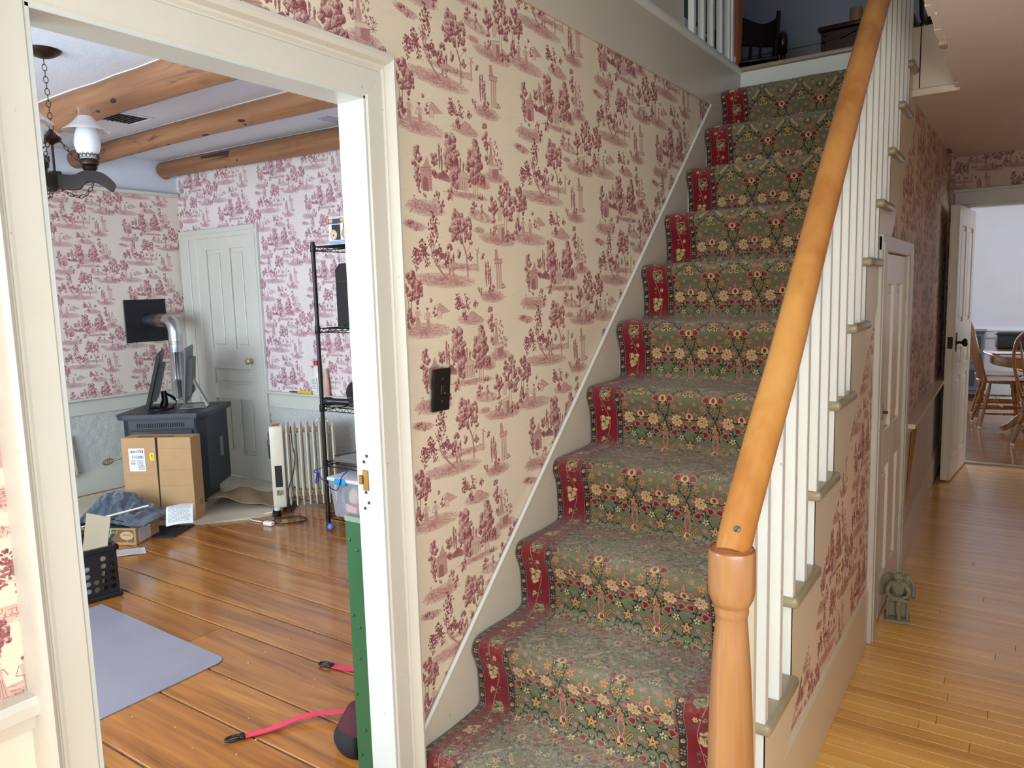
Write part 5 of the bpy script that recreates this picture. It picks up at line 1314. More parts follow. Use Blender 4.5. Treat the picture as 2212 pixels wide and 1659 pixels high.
RUB = plain('dark rubber', rgb(44, 42, 42), .8)
MB().box((-.30, -.06, .0005), (.16, .26, .006), None, .002).build('base', RUB, fm)
m = MB()
for i in range(12):
    for j in range(6): m.lathe([(.012, .006), (.011, .010)], 6, Matrix.Translation((-.28 + i * .038 + (j % 2) * .019, -.04 + j * .052, 0)), cap=False)
hc = m.build('honeycomb', RUB, fm); hc['kind'] = 'stuff'

# ---------------------------------------------------------------- black crate with card and papers
ck = thing('storage_crate', 'black plastic milk crate with round holes beside the doorway', 'crate', (-2.297, 1.794, 0), math.atan2(-.978, -.21))
CL, CD, CH = .37, .30, .25
CRB = plain('black crate plastic', rgb(22, 22, 26), .38, 0, .05, 90)
def holed(w, h, holes, slot=None, t=.006):
    """a wall w x h in local x,z with round holes through it"""
    bmx = bmesh.new(); out = []
    def cell(x0, z0, x1, z1, c, r, n=16):
        sq = []
        for k in range(n):
            a = 2 * math.pi * k / n; dx, dz = math.cos(a), math.sin(a); s = min((x1 - x0) / 2 / max(abs(dx), 1e-6), (z1 - z0) / 2 / max(abs(dz), 1e-6))
            sq.append(((x0 + x1) / 2 + dx * s, (z0 + z1) / 2 + dz * s))
        A = [bmx.verts.new((x, 0, z)) for x, z in sq]; B = [bmx.verts.new((c[0] + r * math.cos(2 * math.pi * k / n), 0, c[1] + r * math.sin(2 * math.pi * k / n))) for k in range(n)]
        for k in range(n): bmx.faces.new((A[k], A[(k + 1) % n], B[(k + 1) % n], B[k]))
        for cx, cz in ((x0, z0), (x1, z0), (x1, z1), (x0, z1)):
            q = sorted(range(n), key=lambda k: (sq[k][0] - cx) ** 2 + (sq[k][1] - cz) ** 2)[:2]
            if min((sq[k][0] - cx) ** 2 + (sq[k][1] - cz) ** 2 for k in range(n)) > 1e-9: bmx.faces.new((bmx.verts.new((cx, 0, cz)), A[q[0]], A[q[1]]))
    def solid(x0, z0, x1, z1): bmx.faces.new([bmx.verts.new((x, 0, z)) for x, z in ((x0, z0), (x1, z0), (x1, z1), (x0, z1))])
    return bmx, cell, solid
def crate_wall(w, M, cols, grip):
    bmx, cell, solid = holed(w, CH, None)
    z0, z1, p = .035, .215, .036
    nz = 5; pz = (z1 - z0) / nz
    solid(0, 0, w, z0); solid(0, z1, w, CH)
    nc = int(w // p); m0 = (w - nc * p) / 2
    solid(0, z0, m0, z1); solid(w - m0, z0, w, z1)
    for i in range(nc):
        for j in range(nz):
            x0, x1, a, b = m0 + i * p, m0 + (i + 1) * p, z0 + j * pz, z0 + (j + 1) * pz
            mid = grip and nc * .32 <= i < nc * .68
            if mid and j == 4: continue
            if (i, j) in cols or (mid and j in (2, 3)): solid(x0, a, x1, b)
            else: cell(x0, a, x1, b, ((x0 + x1) / 2, (a + b) / 2), .0125)
    bmesh.ops.remove_doubles(bmx, verts=bmx.verts, dist=1e-5)
    bmesh.ops.transform(bmx, matrix=M, verts=bmx.verts)
    me = bpy.data.meshes.new('crate_wall'); bmx.to_mesh(me); bmx.free(); me.materials.append(CRB)
    o = bpy.data.objects.new('crate_wall', me); COL.objects.link(o); o.parent = ck
    md = o.modifiers.new('thickness', 'SOLIDIFY'); md.thickness = .005; md.offset = 0
crate_wall(CL, Matrix.Identity(4), {(2, 3), (2, 2), (2, 4), (3, 4)}, True)
crate_wall(CL, Matrix.Translation((0, -CD, 0)), set(), True)
crate_wall(CD, Matrix.Rotation(-math.pi / 2, 4, 'Z'), set(), False)
crate_wall(CD, Matrix.Translation((CL, 0, 0)) @ Matrix.Rotation(-math.pi / 2, 4, 'Z'), set(), False)
m = MB()
for a, b in (((-.012, -.006, CH - .02), (CL + .012, .012, CH + .004)), ((-.012, -CD - .012, CH - .02), (CL + .012, -CD + .006, CH + .004)), ((-.012, -CD - .012, CH - .02), (.006, .012, CH + .004)), ((CL - .006, -CD - .012, CH - .02), (CL + .012, .012, CH + .004))): m.box(a, b, None, .003)
m.build('rim', CRB, ck)
m = MB(); m.box((-.014, -CD - .014, 0), (CL + .014, .014, .022), None, .004); m.build('base', CRB, ck)
cs = thing('cardboard_sheet', 'pale folded cardboard sheet standing up in the black crate', 'cardboard', (-2.40, 1.70, .03), math.radians(18))
MB().box((-.06, -.002, 0), (.085, .002, .37), Matrix.Rotation(math.radians(-9), 4, 'X') @ Matrix.Rotation(math.radians(5), 4, 'Y'), .0005).build('sheet', plain('pale card', rgb(152, 138, 114), .7), cs)
for i, (dx, dy, hh, an) in enumerate(((-.13, -.10, .17, .1), (-.09, -.18, .19, -.2), (-.20, -.16, .15, .25))):
    th = thing('paper_sheet', ('white paper nearest the holes inside the black crate', 'white paper in the middle of the black crate', 'white paper at the back of the black crate')[i], 'paper', (-2.297 + dx, 1.794 + dy, .024), math.atan2(-.978, -.21) + an)
    MB().box((-.09, -.001, 0), (.09, .001, hh), Matrix.Rotation(-.12, 4, 'X')).build('sheet', LBL, th)
fO = Vector((-2.86, 2.07, .0015))
paper_sheet('paper_sheet', 'white paper lying on the floorboards behind the crate', lambda u, v: fO + Vector((.62, .78, 0)).normalized() * (u * .16) + Vector((-.9, .43, 0)).normalized() * (v * .12) + Vector((0, 0, .002 * math.sin(u * 3))), 6, 4, True, 4)
# cables and a dark box behind the crate
dk = thing('speaker_box', 'dark green box behind the crate at the left door casing', 'box', (-3.14, 1.98, 0), .5)
MB().box((-.06, -.03, 0), (.03, .03, .19), None, .003).build('body', plain('dark olive box', rgb(46, 48, 34), .5), dk)
MB().box((-.055, -.032, .01), (.025, -.029, .18)).build('front_panel', BLK, dk)
WC = plain('white cable', rgb(228, 226, 222), .45)
for i, (P, c, nm) in enumerate((([(-3.1, 2.02, .15), (-3.0, 2.10, .17), (-2.92, 2.05, .10), (-2.86, 1.98, .03)], WC, 'white cable looping over the flat carton'), ([(-3.12, 2.05, .12), (-2.98, 2.12, .125), (-2.9, 2.02, .05)], WC, 'second white cable beside the dark box'), ([(-3.12, 2.0, .17), (-3.02, 2.1, .19), (-2.98, 2.2, .15)], BLK, 'thin black cable from the dark box'))):
    tag(MB().tube(catmull(P, 6), .0035 if i < 2 else .002, 6).build('cable', c, smooth=60), nm, 'cable')
pf2 = thing('picture_frame', 'brown picture frame leaning on the study side wall', 'picture frame', (XL + .058, 2.55, .172), 0, None, (0, math.radians(-8), 0))
MB().box((0, -.30, 0), (.016, .07, .29), None, .003).build('frame', wood('brown frame wood', rgb(70, 44, 30), rgb(100, 66, 46), rgb(124, 84, 58), 2, .6), pf2)
MB().box((.0, .055, 0), (.019, .072, .29), None, .002).build('edge', plain('cream frame edge', rgb(206, 188, 160), .6), pf2)

# ---------------------------------------------------------------- kraft paper by the stove, oil radiator
kp = MB(); k0 = Vector((-3.24, 2.92, HZ + .004))
kp.sheet(lambda u, v: k0 + Vector((.80, .60, 0)) * (u * .56) + Vector((-.60, .80, 0)) * (v * .36 - .08) + Vector((0, 0, .075 * max(0, math.sin(math.pi * (1 - u) * .55)) ** 3 * (1 - v * .6) + .018 * math.sin(u * 7 + v * 3) ** 2 + .02 * v * math.sin(u * 5) ** 2)), 24, 14)
kpo = kp.build('paper_bag', cardboard('crumpled kraft paper', rgb(146, 122, 94)), None, 60); kpo.modifiers.new('thickness', 'SOLIDIFY').thickness = .0015
tag(kpo, 'crumpled brown kraft paper lying on the hearth pad', 'paper')
rd = thing('oil_radiator', 'cream oil filled electric radiator standing by the study door', 'radiator', (-2.83, 3.135, .0), math.radians(46))
RAD = plain('cream enamel', rgb(216, 206, 184), .4, 0, .04); RADC = plain('cream plastic', rgb(222, 212, 192), .4)
MB().box((0, -.075, .03), (.085, .085, .575), None, .008, 2).build('control_housing', RADC, rd, smooth=40)
m = MB(); m.prism([(-.05, .36), (.05, .36), (.07, .45), (.05, .53), (-.05, .53), (-.07, .45)], 0, -.012, .001); m.build('control_panel', plain('dark control panel', rgb(38, 46, 52), .35), rd)
MB().lathe([(.022, 0), (.020, .012), (.004, .014)], 16, frame((-.012, .01, .455), (0, -1, 0), (0, 0, 1))).build('dial', plain('red dial', rgb(150, 44, 40), .4), rd, smooth=40)
MB().box((.022, -.077, .17), (.068, -.072, .315), None, .002).build('cord_bay', BLK, rd)
for i in range(5): MB().box((.026 + i * .009, -.0765, .115), (.030 + i * .009, -.0735, .15)).build('vent_slot', BLACKGAP, rd)
MB().box((.01, -.05, .5745), (.06, .05, .5765)).build('rust_patch', plain('rusty enamel', rgb(170, 124, 72), .7), rd)
f0 = None
for i in range(8):
    x = .112 + i * .042
    m = MB(); m.box((x - .0045, -.078, .035), (x + .0045, .078, .585), None, .004)
    m.box((x - .013, -.045, .09), (x + .013, .045, .13), None, .004); m.box((x - .013, -.045, .51), (x + .013, .045, .55), None, .004)
    m.box((x - .009, -.055, .13), (x + .009, -.035, .51), None, .004); m.box((x - .009, .035, .13), (x + .009, .055, .51), None, .004)
    m.build('fin', RAD, rd)
for z in (.11, .53): MB().tube([(.08, 0, z), (.42, 0, z)], .016, 10).build('oil_tube', RAD, rd, smooth=50)
for x in (.10, .40):
    MB().box((x - .012, -.10, .03), (x + .012, .10, .05), None, .003).build('foot', BLK, rd)
    for y in (-.095, .095): MB().lathe([(.015, -.008), (.017, 0), (.015, .008)], 14, frame((x, y, .016), (1, 0, 0), (0, 0, 1))).build('wheel', BLK, rd, smooth=40)
MB().tube(catmull([(.30, -.02, .585), (.315, -.02, .605), (.35, -.02, .608), (.375, -.02, .585), (.38, -.04, .50)]), .004, 8).build('handle_wire', GALV, rd, smooth=60)
MB().tube(catmull([(.14, -.085, .575), (.145, -.088, .45), (.155, -.088, .36), (.135, -.088, .25), (.105, -.09, .16), (.09, -.10, .04)]), .0035, 8).build('power_cord', BLK, rd, smooth=60)
ec = thing('extension_cord', 'black cord and white extension socket on the floor by the radiator', 'cord')
MB().tube(catmull([(-2.74, 3.06, .05), (-2.66, 3.0, .008), (-2.55, 3.10, .006), (-2.44, 3.06, .006), (-2.52, 2.93, .006), (-2.62, 2.95, .006), (-2.57, 2.90, .008)], 8), .004, 8).build('cord', BLK, ec, smooth=60)
MB().tube(catmull([(-2.70, 3.06, .03), (-2.80, 3.0, .006), (-2.78, 2.90, .006), (-2.66, 2.90, .006)], 8), .004, 8).build('cord', WC, ec, smooth=60)
MB().cbox((0, 0, .014), (.07, .034, .026), Matrix.Translation((-2.575, 2.885, 0)) @ Matrix.Rotation(.15, 4, 'Z'), .006, 2).build('socket', plain('white plastic', rgb(236, 236, 232), .35), ec, smooth=40)
m = MB(); m.lathe([(.022, 0), (.024, .006), (.024, .035), (.018, .04)], 14, Matrix.Translation((-2.695, 3.05, .0))); m.build('plug', BLK, ec, smooth=40)
MB().lathe([(.021, .04), (.022, .044), (.02, .058), (.003, .06)], 14, Matrix.Translation((-2.695, 3.05, 0))).build('plug_cap', WC, ec, smooth=40)

# ---------------------------------------------------------------- things on the far chair rail
bo = thing('bleach_bottle', 'white plastic bottle with a red cap on the chair rail', 'bottle', (-2.875, YB - .028, .716))
WPL = plain('white bottle plastic', rgb(226, 222, 218), .4)
MB().lathe([(.040, 0), (.044, .006), (.044, .13), (.040, .16), (.026, .195), (.017, .21), (.017, .215)], 22, Matrix.Diagonal((1, .62, 1, 1))).build('body', WPL, bo, smooth=50)
MB().lathe([(.019, .213), (.020, .216), (.020, .240), (.017, .244), (.002, .245)], 18, Matrix.Diagonal((1, .8, 1, 1))).build('cap', plain('red cap', rgb(190, 44, 44), .4), bo, smooth=40)
lb = MB().box((-.030, -.0285, .03), (.026, -.0268, .13)).build('label', LBL, bo); m = MB()
for i in range(7): m.box((-.025, -.029, .05 + i * .011), (.02 - .004 * (i % 3), -.0284, .054 + i * .011))
m.build('print', plain('light grey print', rgb(150, 150, 152), .7) if 'light grey print' not in bpy.data.materials else bpy.data.materials['light grey print'], lb)
b2 = thing('lotion_bottle', 'pink plastic bottle beside the white bottle on the chair rail', 'bottle', (-2.785, YB - .026, .716))
MB().lathe([(.026, 0), (.028, .004), (.026, .10), (.020, .15), (.012, .17), (.011, .19), (.002, .192)], 18, Matrix.Diagonal((1, .7, 1, 1))).build('body', plain('pink plastic', rgb(206, 166, 158), .45), b2, smooth=50)
yt = thing('utility_knife', 'yellow handled tool lying on the chair rail', 'tool', (-3.02, YB - .026, .724), 0)
MB().tube([(-.07, 0, .002), (-.04, 0, .004), (.06, 0, .004), (.085, 0, .002)], [.008, .0115, .0125, .010], 12).build('handle', plain('yellow plastic', rgb(234, 190, 40), .4), yt, smooth=50)
MB().tube([(-.165, 0, .001), (-.07, 0, .002)], [.003, .006], 8).build('blade', STEEL, yt, smooth=40)

# ---------------------------------------------------------------- wire shelving and what stands on it
SX, SY, SD, SWD = -2.206, 3.045, .32, .78
BLW = plain('black coated wire', rgb(26, 26, 28), .4, .2)
ws = thing('wire_shelving', 'black wire shelving rack half hidden behind the doorway casing', 'shelving')
lev = [.085, .41, .752, 1.222, 1.70]
for x in (SX, SX + SWD):
    for y in (SY, SY + SD):
        MB().tube([(x, y, .012), (x, y, 1.73)], .0125, 14).build('post', BLW, ws, smooth=50)
        MB().lathe([(.014, 0), (.016, .004), (.016, .03), (.0125, .035)], 14, Matrix.Translation((x, y, 0))).build('foot', BLW, ws, smooth=40)
for z in lev:
    for x in (SX, SX + SWD):
        for y in (SY, SY + SD): MB().lathe([(.0165, z - .03), (.0175, z - .028), (.0165, z + .012), (.0135, z + .014)], 14, Matrix.Translation((x, y, 0))).build('collar', BLW, ws, smooth=40)
    for x0, y0, x1, y1 in ((SX, SY, SX + SWD, SY), (SX, SY + SD, SX + SWD, SY + SD), (SX, SY, SX, SY + SD), (SX + SWD, SY, SX + SWD, SY + SD)):
        m = MB(); L = math.hypot(x1 - x0, y1 - y0); n = int(L / .026)
        m.tube([(x0, y0, z), (x1, y1, z)], .003, 6); m.tube([(x0, y0, z - .024), (x1, y1, z - .024)], .003, 6)
        m.tube([(x0 + (x1 - x0) * i / n, y0 + (y1 - y0) * i / n, z - (.024 if i % 2 else 0)) for i in range(n + 1)], .002, 5)
        m.build('truss_rail', BLW, ws, smooth=60)
    m = MB()
    for i in range(1, 30): m.tube([(SX + SWD * i / 30, SY, z + .002), (SX + SWD * i / 30, SY + SD, z + .002)], .0014, 5)
    for y in (SY + SD * .33, SY + SD * .67): m.tube([(SX, y, z - .001), (SX + SWD, y, z - .001)], .0022, 5)
    m.build('wire_grid', BLW, ws, smooth=60)
def shelf(z): return z + .0036
# two boxed vinyl figures, the nearer one overlapping
NAVY = plain('navy print', rgb(40, 50, 92), .4); WINP = plain('dark window film', rgb(46, 48, 56), .15); PEACH = plain('tan vinyl head', rgb(196, 148, 108), .4); PEACH2 = plain('pale vinyl head', rgb(222, 190, 164), .4); ORG = plain('orange print', rgb(224, 150, 52), .5)
for i, (x, y, head, nm) in enumerate(((SX + .155, SY + .05, PEACH2, 'white and navy toy box with a pale figure, left on the rack top'), (SX + .272, SY + .03, PEACH, 'white and navy toy box with a tan figure, right on the rack top'))):
    tb = thing('toy_box', nm, 'toy box', (x, y, shelf(lev[4])), math.radians(12)); BWX, BHX = .112, .158
    MB().box((-BWX / 2, 0, 0), (BWX / 2, .09, BHX), None, .0015).build('carton', LBL, tb)
    MB().box((-BWX / 2 + .022, -.001, .030), (BWX / 2 - .006, .0005, .118), None).build('window', WINP, tb)
    MB().box((-BWX / 2 + .002, -.0012, .122), (BWX / 2 - .002, .0003, .152)).build('header_band', NAVY, tb)
    lbx = MB().box((-BWX / 2 + .002, -.0012, .006), (BWX / 2 - .002, .0003, .026)).build('name_band', plain('pale blue print', rgb(150, 170, 210), .5) if i == 0 else bpy.data.materials['pale blue print'], tb)
    MB().lathe([(.014, 0), (.014, .001)], 18, frame((-BWX / 2 + .018, -.0012, .138), (1, 0, 0), (0, 0, 1))).build('badge', ORG, tb)
    MB().ell((-BWX / 2 + .034, -.002, .060), (.026, .006, .030)).build('printed_head', head, tb, smooth=60)
    MB().ell((-BWX / 2 + .038, -.0085, .056), (.0042, .0012, .006)).build('printed_eye', INKM, tb, smooth=60)
    text_mesh('lettering', 'POP!', .0095, LBL, tb, frame((-BWX / 2 + .018, -.0028, .138), (1, 0, 0), (0, 0, 1)))
sp = thing('floor_speaker', 'tall black cabinet with chamfered top corner on the upper rack shelf', 'speaker', (SX + .155, SY + .02, shelf(lev[3])), 0)
MB().prism([(0, 0), (.34, 0), (.34, .37), (.035, .37), (0, .335)], 1, 0, .24).build('cabinet', plain('deep black finish', rgb(14, 14, 22), .35), sp)
MB().box((-.0005, -.0012, .268), (.3405, .241, .2705)).build('silver_line', STEEL, sp)
cb = thing('cloth_scrap', 'small dark green cloth lying before the black cabinet', 'cloth', (SX + .20, SY + .005, shelf(lev[3])))
m = MB(); m.sheet(lambda u, v: Vector((u * .14 - .02, v * .018 - .006, .003 + .010 * abs(math.sin(u * 9)) * math.sin(math.pi * v))), 16, 4); m.build('fabric', plain('dark green cloth', rgb(40, 76, 66), .9), cb, 60, thick=.003)
fl_ = thing('flashlight', 'silver ended black torch lying on the middle rack shelf', 'flashlight', (SX + .045, SY + .03, shelf(lev[2]) + .0275), math.radians(8))
MB().lathe([(.0255, -.035), (.026, -.03), (.026, 0), (.021, .012), (.019, .02), (.019, .185), (.015, .19)], 22, frame((0, 0, 0), (0, 1, 0), (0, 0, 1))).build('barrel', plain('satin black metal', rgb(52, 54, 56), .3, .6), fl_, smooth=40)
MB().lathe([(.0255, 0), (.0255, .003), (.019, .004), (.016, -.002), (.006, .003), (.002, .004)], 22, frame((-.0352, 0, 0), (0, -1, 0), (0, 0, 1))).build('lens_ring', SILV, fl_, smooth=40)
hp = thing('headphones', 'round black headphones leaning behind the torch on the rack', 'headphones', (SX + .13, SY + .15, shelf(lev[2])))
MB().lathe([(.02, -.012), (.066, -.012), (.07, 0), (.066, .012), (.02, .012)], 26, Matrix.Translation((0, 0, .072)) @ frame((0, 0, 0), (1, 0, .1), (0, .05, 1))).build('ear_cup', BLK, hp, smooth=40)
rc = thing('stereo_receiver', 'small black stereo unit with silver dots on the middle rack shelf', 'stereo', (SX + .205, SY + .02, shelf(lev[2])))
MB().box((0, 0, .004), (.30, .22, .068), None, .003).build('body', BLK, rc)
MB().box((.004, -.003, .036), (.296, .001, .064), None, .001).build('display', SCR, rc)
for i in range(4): MB().lathe([(.0025, 0), (.0022, .002)], 8, frame((.05 + i * .016, -.003, .05), (1, 0, 0), (0, 0, 1))).build('button', SILV, rc)
text_mesh('lettering', 'SONY', .012, SILV, rc, frame((.018, -.0034, .060), (1, 0, 0), (0, 0, 1)))
MB().box((.01, -.003, .010), (.28, .001, .030), None, .001).build('disc_tray', plain('dark grey tray', rgb(46, 46, 50), .35), rc)
b4 = thing('speaker_box', 'black box stacked on the stereo unit', 'speaker', (SX + .28, SY + .06, shelf(lev[2]) + .068))
MB().box((0, 0, 0), (.2, .15, .10), None, .003).build('body', BLK, b4); MB().box((-.03, -.03, .0), (.2, .0, .018), None, .002).build('silver_front', SILV, b4)
lt = thing('laptop', 'closed grey laptop on the lower rack shelf', 'laptop', (SX + .04, SY + .02, shelf(lev[1])), math.radians(6))
MB().box((0, 0, 0), (.30, .21, .010), None, .003).build('base', SILV, lt); MB().box((0, 0, .0105), (.30, .21, .018), None, .003).build('lid', plain('grey lid', rgb(150, 150, 152), .4, .5), lt)
pc = thing('power_strip', 'black finned adapter with a straight lead on the lower rack shelf', 'adapter', (SX + .24, SY + .14, shelf(lev[1]) + .02))
for i in range(6): MB().tube([(.0 + i * .011, 0, .03), (.0 + i * .011, 0, .09)], .0045, 8).build('fin', BLK, pc, smooth=50)
MB().box((-.008, -.012, 0), (.07, .012, .035), None, .003).build('body', BLK, pc); MB().tube([(0, 0, .05), (-.20, -.10, .012)], .0035, 6).build('lead', BLK, pc, smooth=50)
bc = MB(); bc.tube(catmull([(SX + .05, SY - .048, .40), (SX - .01, SY - .056, .375), (SX - .07, SY - .02, .36), (SX - .085, SY - .02, .345), (SX - .04, SY - .02, .335), (SX - .006, SY - .054, .355), (SX - .05, SY - .02, .295), (SX - .075, SY - .02, .275), (SX - .07, SY - .02, .30), (SX - .012, SY - .054, .345), (SX + .03, SY - .048, .305), (SX + .10, SY - .050, .268), (SX + .15, SY - .050, .27), (SX + .19, SY - .050, .35), (SX + .25, SY - .046, .40)], 6), .0032, 6)
tag(bc.build('blue_cord', plain('blue cord', rgb(36, 44, 150), .5), smooth=60), 'blue cord knotted round the rack post and drooping over the bin', 'cord')
bn = thing('plastic_bin', 'clear plastic storage bin with a white lid and blue latch on the bottom shelf', 'storage bin', (SX + .055, SY - .01, shelf(lev[0])))
CLR = NT('cloudy clear plastic'); CLR.set(col=(.82, .86, .95, 1), rough=.2, alpha=.30); CLR = CLR.m
m = MB(); z0, z1 = .0, .225
for z, g in ((0, 0), (.225, .018)): pass
q8 = [(.018, 0, 0), (.40, 0, 0), (.40, .27, 0), (.018, .27, 0), (0, -.015, .225), (.42, -.015, .225), (.42, .29, .225), (0, .29, .225)]
vs = [m.bm.verts.new(p) for p in q8]
for f in ((0, 1, 5, 4), (1, 2, 6, 5), (2, 3, 7, 6), (3, 0, 4, 7), (3, 2, 1, 0)): m.bm.faces.new([vs[i] for i in f])
m.build('tub', CLR, bn)
MB().box((-.012, -.028, .222), (.432, .302, .245), None, .006, 2).build('lid', plain('milky white lid', rgb(226, 228, 236), .35), bn, smooth=40)
MB().box((.06, -.034, .205), (.15, -.024, .243), None, .004, 2).build('latch', plain('bright blue latch', rgb(40, 160, 220), .4), bn, smooth=40)
tg = thing('tote_contents', 'pale bottle in a blue grey loop inside the clear bin', 'bottle', (SX + .15, SY + .06, shelf(lev[0]) + .006))
MB().tube(catmull([(-.06, 0, .02), (-.07, 0, .12), (-.02, 0, .18), (.06, 0, .16), (.09, 0, .09), (.05, 0, .03), (-.02, 0, .012)]), .014, 10).build('loop', plain('blue grey plastic', rgb(110, 128, 168), .45), tg, smooth=60)
MB().ell((.01, .015, .10), (.045, .03, .06)).build('bottle', plain('cream plastic', rgb(216, 200, 178), .5), tg, smooth=60)
pk = thing('snack_packet', 'red and pink wrapper low inside the clear bin', 'packet', (SX + .22, SY + .02, shelf(lev[0]) + .006), 0)
MB().box((-.10, 0, 0), (.12, .05, .065), None, .01, 2).build('wrapper', plain('red wrapper', rgb(206, 64, 80), .35), pk, smooth=40); MB().box((-.09, -.002, .01), (.0, .001, .055), Matrix.Rotation(.2, 4, 'Y')).build('pink_band', plain('pink band', rgb(232, 180, 196), .4), pk)
bq = thing('rubber_ball', 'small blue and violet marbled ball on the floor below the rack', 'ball', (-2.155, 3.012, .0215), .4)
MT = NT('blue violet marble'); nn = MT.noise(MT.obj(), 30, 3, .5, 1.5); MT.set(col=MT.ramp(nn, [(.35, rgb(40, 150, 190)), (.55, rgb(120, 110, 200)), (.7, rgb(170, 90, 190))]), rough=.15)
MB().ell((0, 0, 0), (.021, .021, .021), None, 20).build('sphere', MT.m, bq, smooth=80)

# ---------------------------------------------------------------- chair mat, green panel, backpack
cmx = MB(); pts = [(-3.0, .2), (-1.27, .2)]
c0, rr = (-1.30, 1.625), .045
path = [(-1.262, 1.10)]
cmat = NT('lavender vinyl'); p_ = cmat.pos(); cmat.set(col=cmat.ramp(cmat.noise(p_, 3, 3), [(.3, rgb(140, 136, 146)), (.7, rgb(150, 146, 156))]), rough=.32, spec=.5); cmat.bump(cmat.noise(p_, 500, 2), .25, .001)
P = [(-2.255, .25), (-1.262, .25)] + [(-1.262 - .045 + .045 * math.cos(a), 1.66 - .045 + .045 * math.sin(a)) for a in [k * math.pi / 2 / 8 for k in range(9)]] + [(-2.255, 1.685)]
cmx.prism(P, 2, .0008, .004)
tag(cmx.build('chair_mat', cmat.m), 'lavender grey vinyl chair mat on the pine boards', 'mat')
gp = thing('green_panel', 'dark green riveted board leaning upright just inside the doorway', 'board', (0, 1.372, 0))
GRB = plain('green painted board', rgb(26, 82, 40), .42, 0, .06, 40, .05)
MB().prism([(-.236, 0), (-.062, 0), (-.062, .805), (-.2345, .805)], 1, 0, .022).build('board', GRB, gp)
MB().box((-.236, -.003, .797), (-.062, .025, .812), None, .002).build('edge_strip', plain('grey green edge', rgb(120, 136, 116), .5), gp)
m_ = None
for i, (x, z) in enumerate(((-.222, .745), (-.195, .72), (-.224, .53), (-.20, .50), (-.205, .41), (-.18, .44), (-.226, .30), (-.20, .20), (-.22, .12))):
    MB().lathe([(.005, 0), (.0045, .002), (.0015, .0032)], 10, frame((x, -.0002, z), (1, 0, 0), (0, 0, 1))).build('rivet', GRB, gp, smooth=50)
bp = thing('backpack', 'black and red mesh backpack on the floor behind the green board', 'backpack', (-.385, 1.535, 0), 0)
MESH = plain('black mesh fabric', rgb(24, 20, 24), .8, 0, .3, 220); CRIM = plain('dark crimson fabric', rgb(74, 18, 30), .8, 0, .2, 120)
m = MB(); m.sheet(lambda u, v: Vector(((.10 + .05 * math.sin(math.pi * v)) * math.cos(u * 2 * math.pi) * (1 - .25 * v), (.09 + .03 * math.sin(math.pi * v)) * math.sin(u * 2 * math.pi) * (1 - .2 * v), .15 * v)), 22, 8); m.ell((0, 0, .145), (.08, .075, .03)); m.ell((0, 0, .012), (.10, .09, .012)); m.build('body', CRIM, bp, smooth=70).scale = (.66, .66, .85)
m = MB(); m.sheet(lambda u, v: Vector(((.118 + .05 * math.sin(math.pi * v)) * math.cos(2.2 + u * 3.0) * (1 - .25 * v), (.108 + .03 * math.sin(math.pi * v)) * math.sin(2.2 + u * 3.0) * (1 - .2 * v), .005 + .10 * v)), 16, 6); m.build('mesh_pocket', MESH, bp, 70, thick=.004).scale = (.66, .66, .85)
PNK = plain('bright pink webbing', rgb(232, 62, 96), .6, 0, .2, 300)
def strap(name, pts, w, parent, mat, th=.0025):
    P = catmull(pts, 6); m = MB(); rows = []
    for i, p in enumerate(P):
        d = (P[min(i + 1, len(P) - 1)] - P[max(i - 1, 0)]); n = Vector((-d.y, d.x, 0)).normalized() * w / 2
        rows.append([m.bm.verts.new(p - n), m.bm.verts.new(p + n)])
    for a, b in zip(rows, rows[1:]): m.bm.faces.new((a[0], a[1], b[1], b[0]))
    o = m.build(name, mat, None, None, thick=th)
    o.matrix_world = Matrix.Identity(4); o.parent = parent; o.matrix_parent_inverse = parent.matrix_basis.inverted() if False else Matrix.Translation((-parent.location.x, -parent.location.y, -parent.location.z))
    return o
s1 = strap('strap', [(-.745, 1.365, .008), (-.70, 1.44, .010), (-.655, 1.53, .02), (-.58, 1.585, .03), (-.47, 1.58, .07)], .024, bp, PNK)
s2_ = strap('strap', [(-.862, 1.832, .006), (-.80, 1.845, .006), (-.70, 1.86, .01), (-.56, 1.78, .02), (-.42, 1.58, .06)], .024, bp, PNK)
def buckle(x, y, a, parent, pr):
    ring = [(.020 * math.cos(t) * (1.25), .014 * math.sin(t), 0) for t in [k * 2 * math.pi / 16 for k in range(16)]]
    Mb = Matrix.Translation((x - pr[0], y - pr[1], .009)) @ Matrix.Rotation(a, 4, 'Z')
    MB().tube(ring, .0045, 8, closed=True, M=Mb).box((.018, -.014, -.005), (.034, .014, .005), Mb, .002).build('buckle', BLK, parent, smooth=50)
buckle(-.765, 1.335, 1.05, bp, (-.385, 1.535)); buckle(-.886, 1.826, .2, bp, (-.385, 1.535))
# crumbs on the study floor
m = MB(); q = random.Random(9)
for i in range(26): m.cbox((q.uniform(-1.2, -.35), q.uniform(1.1, 2.7), .0022), (q.uniform(.002, .006), q.uniform(.002, .005), .002), Matrix.Identity(4))
cr_ = m.build('floor_crumbs', plain('pale crumb', rgb(206, 184, 150), .8)); cr_['kind'] = 'stuff'; tag(cr_, 'scattered pale crumbs and chips on the study floorboards', 'crumbs')
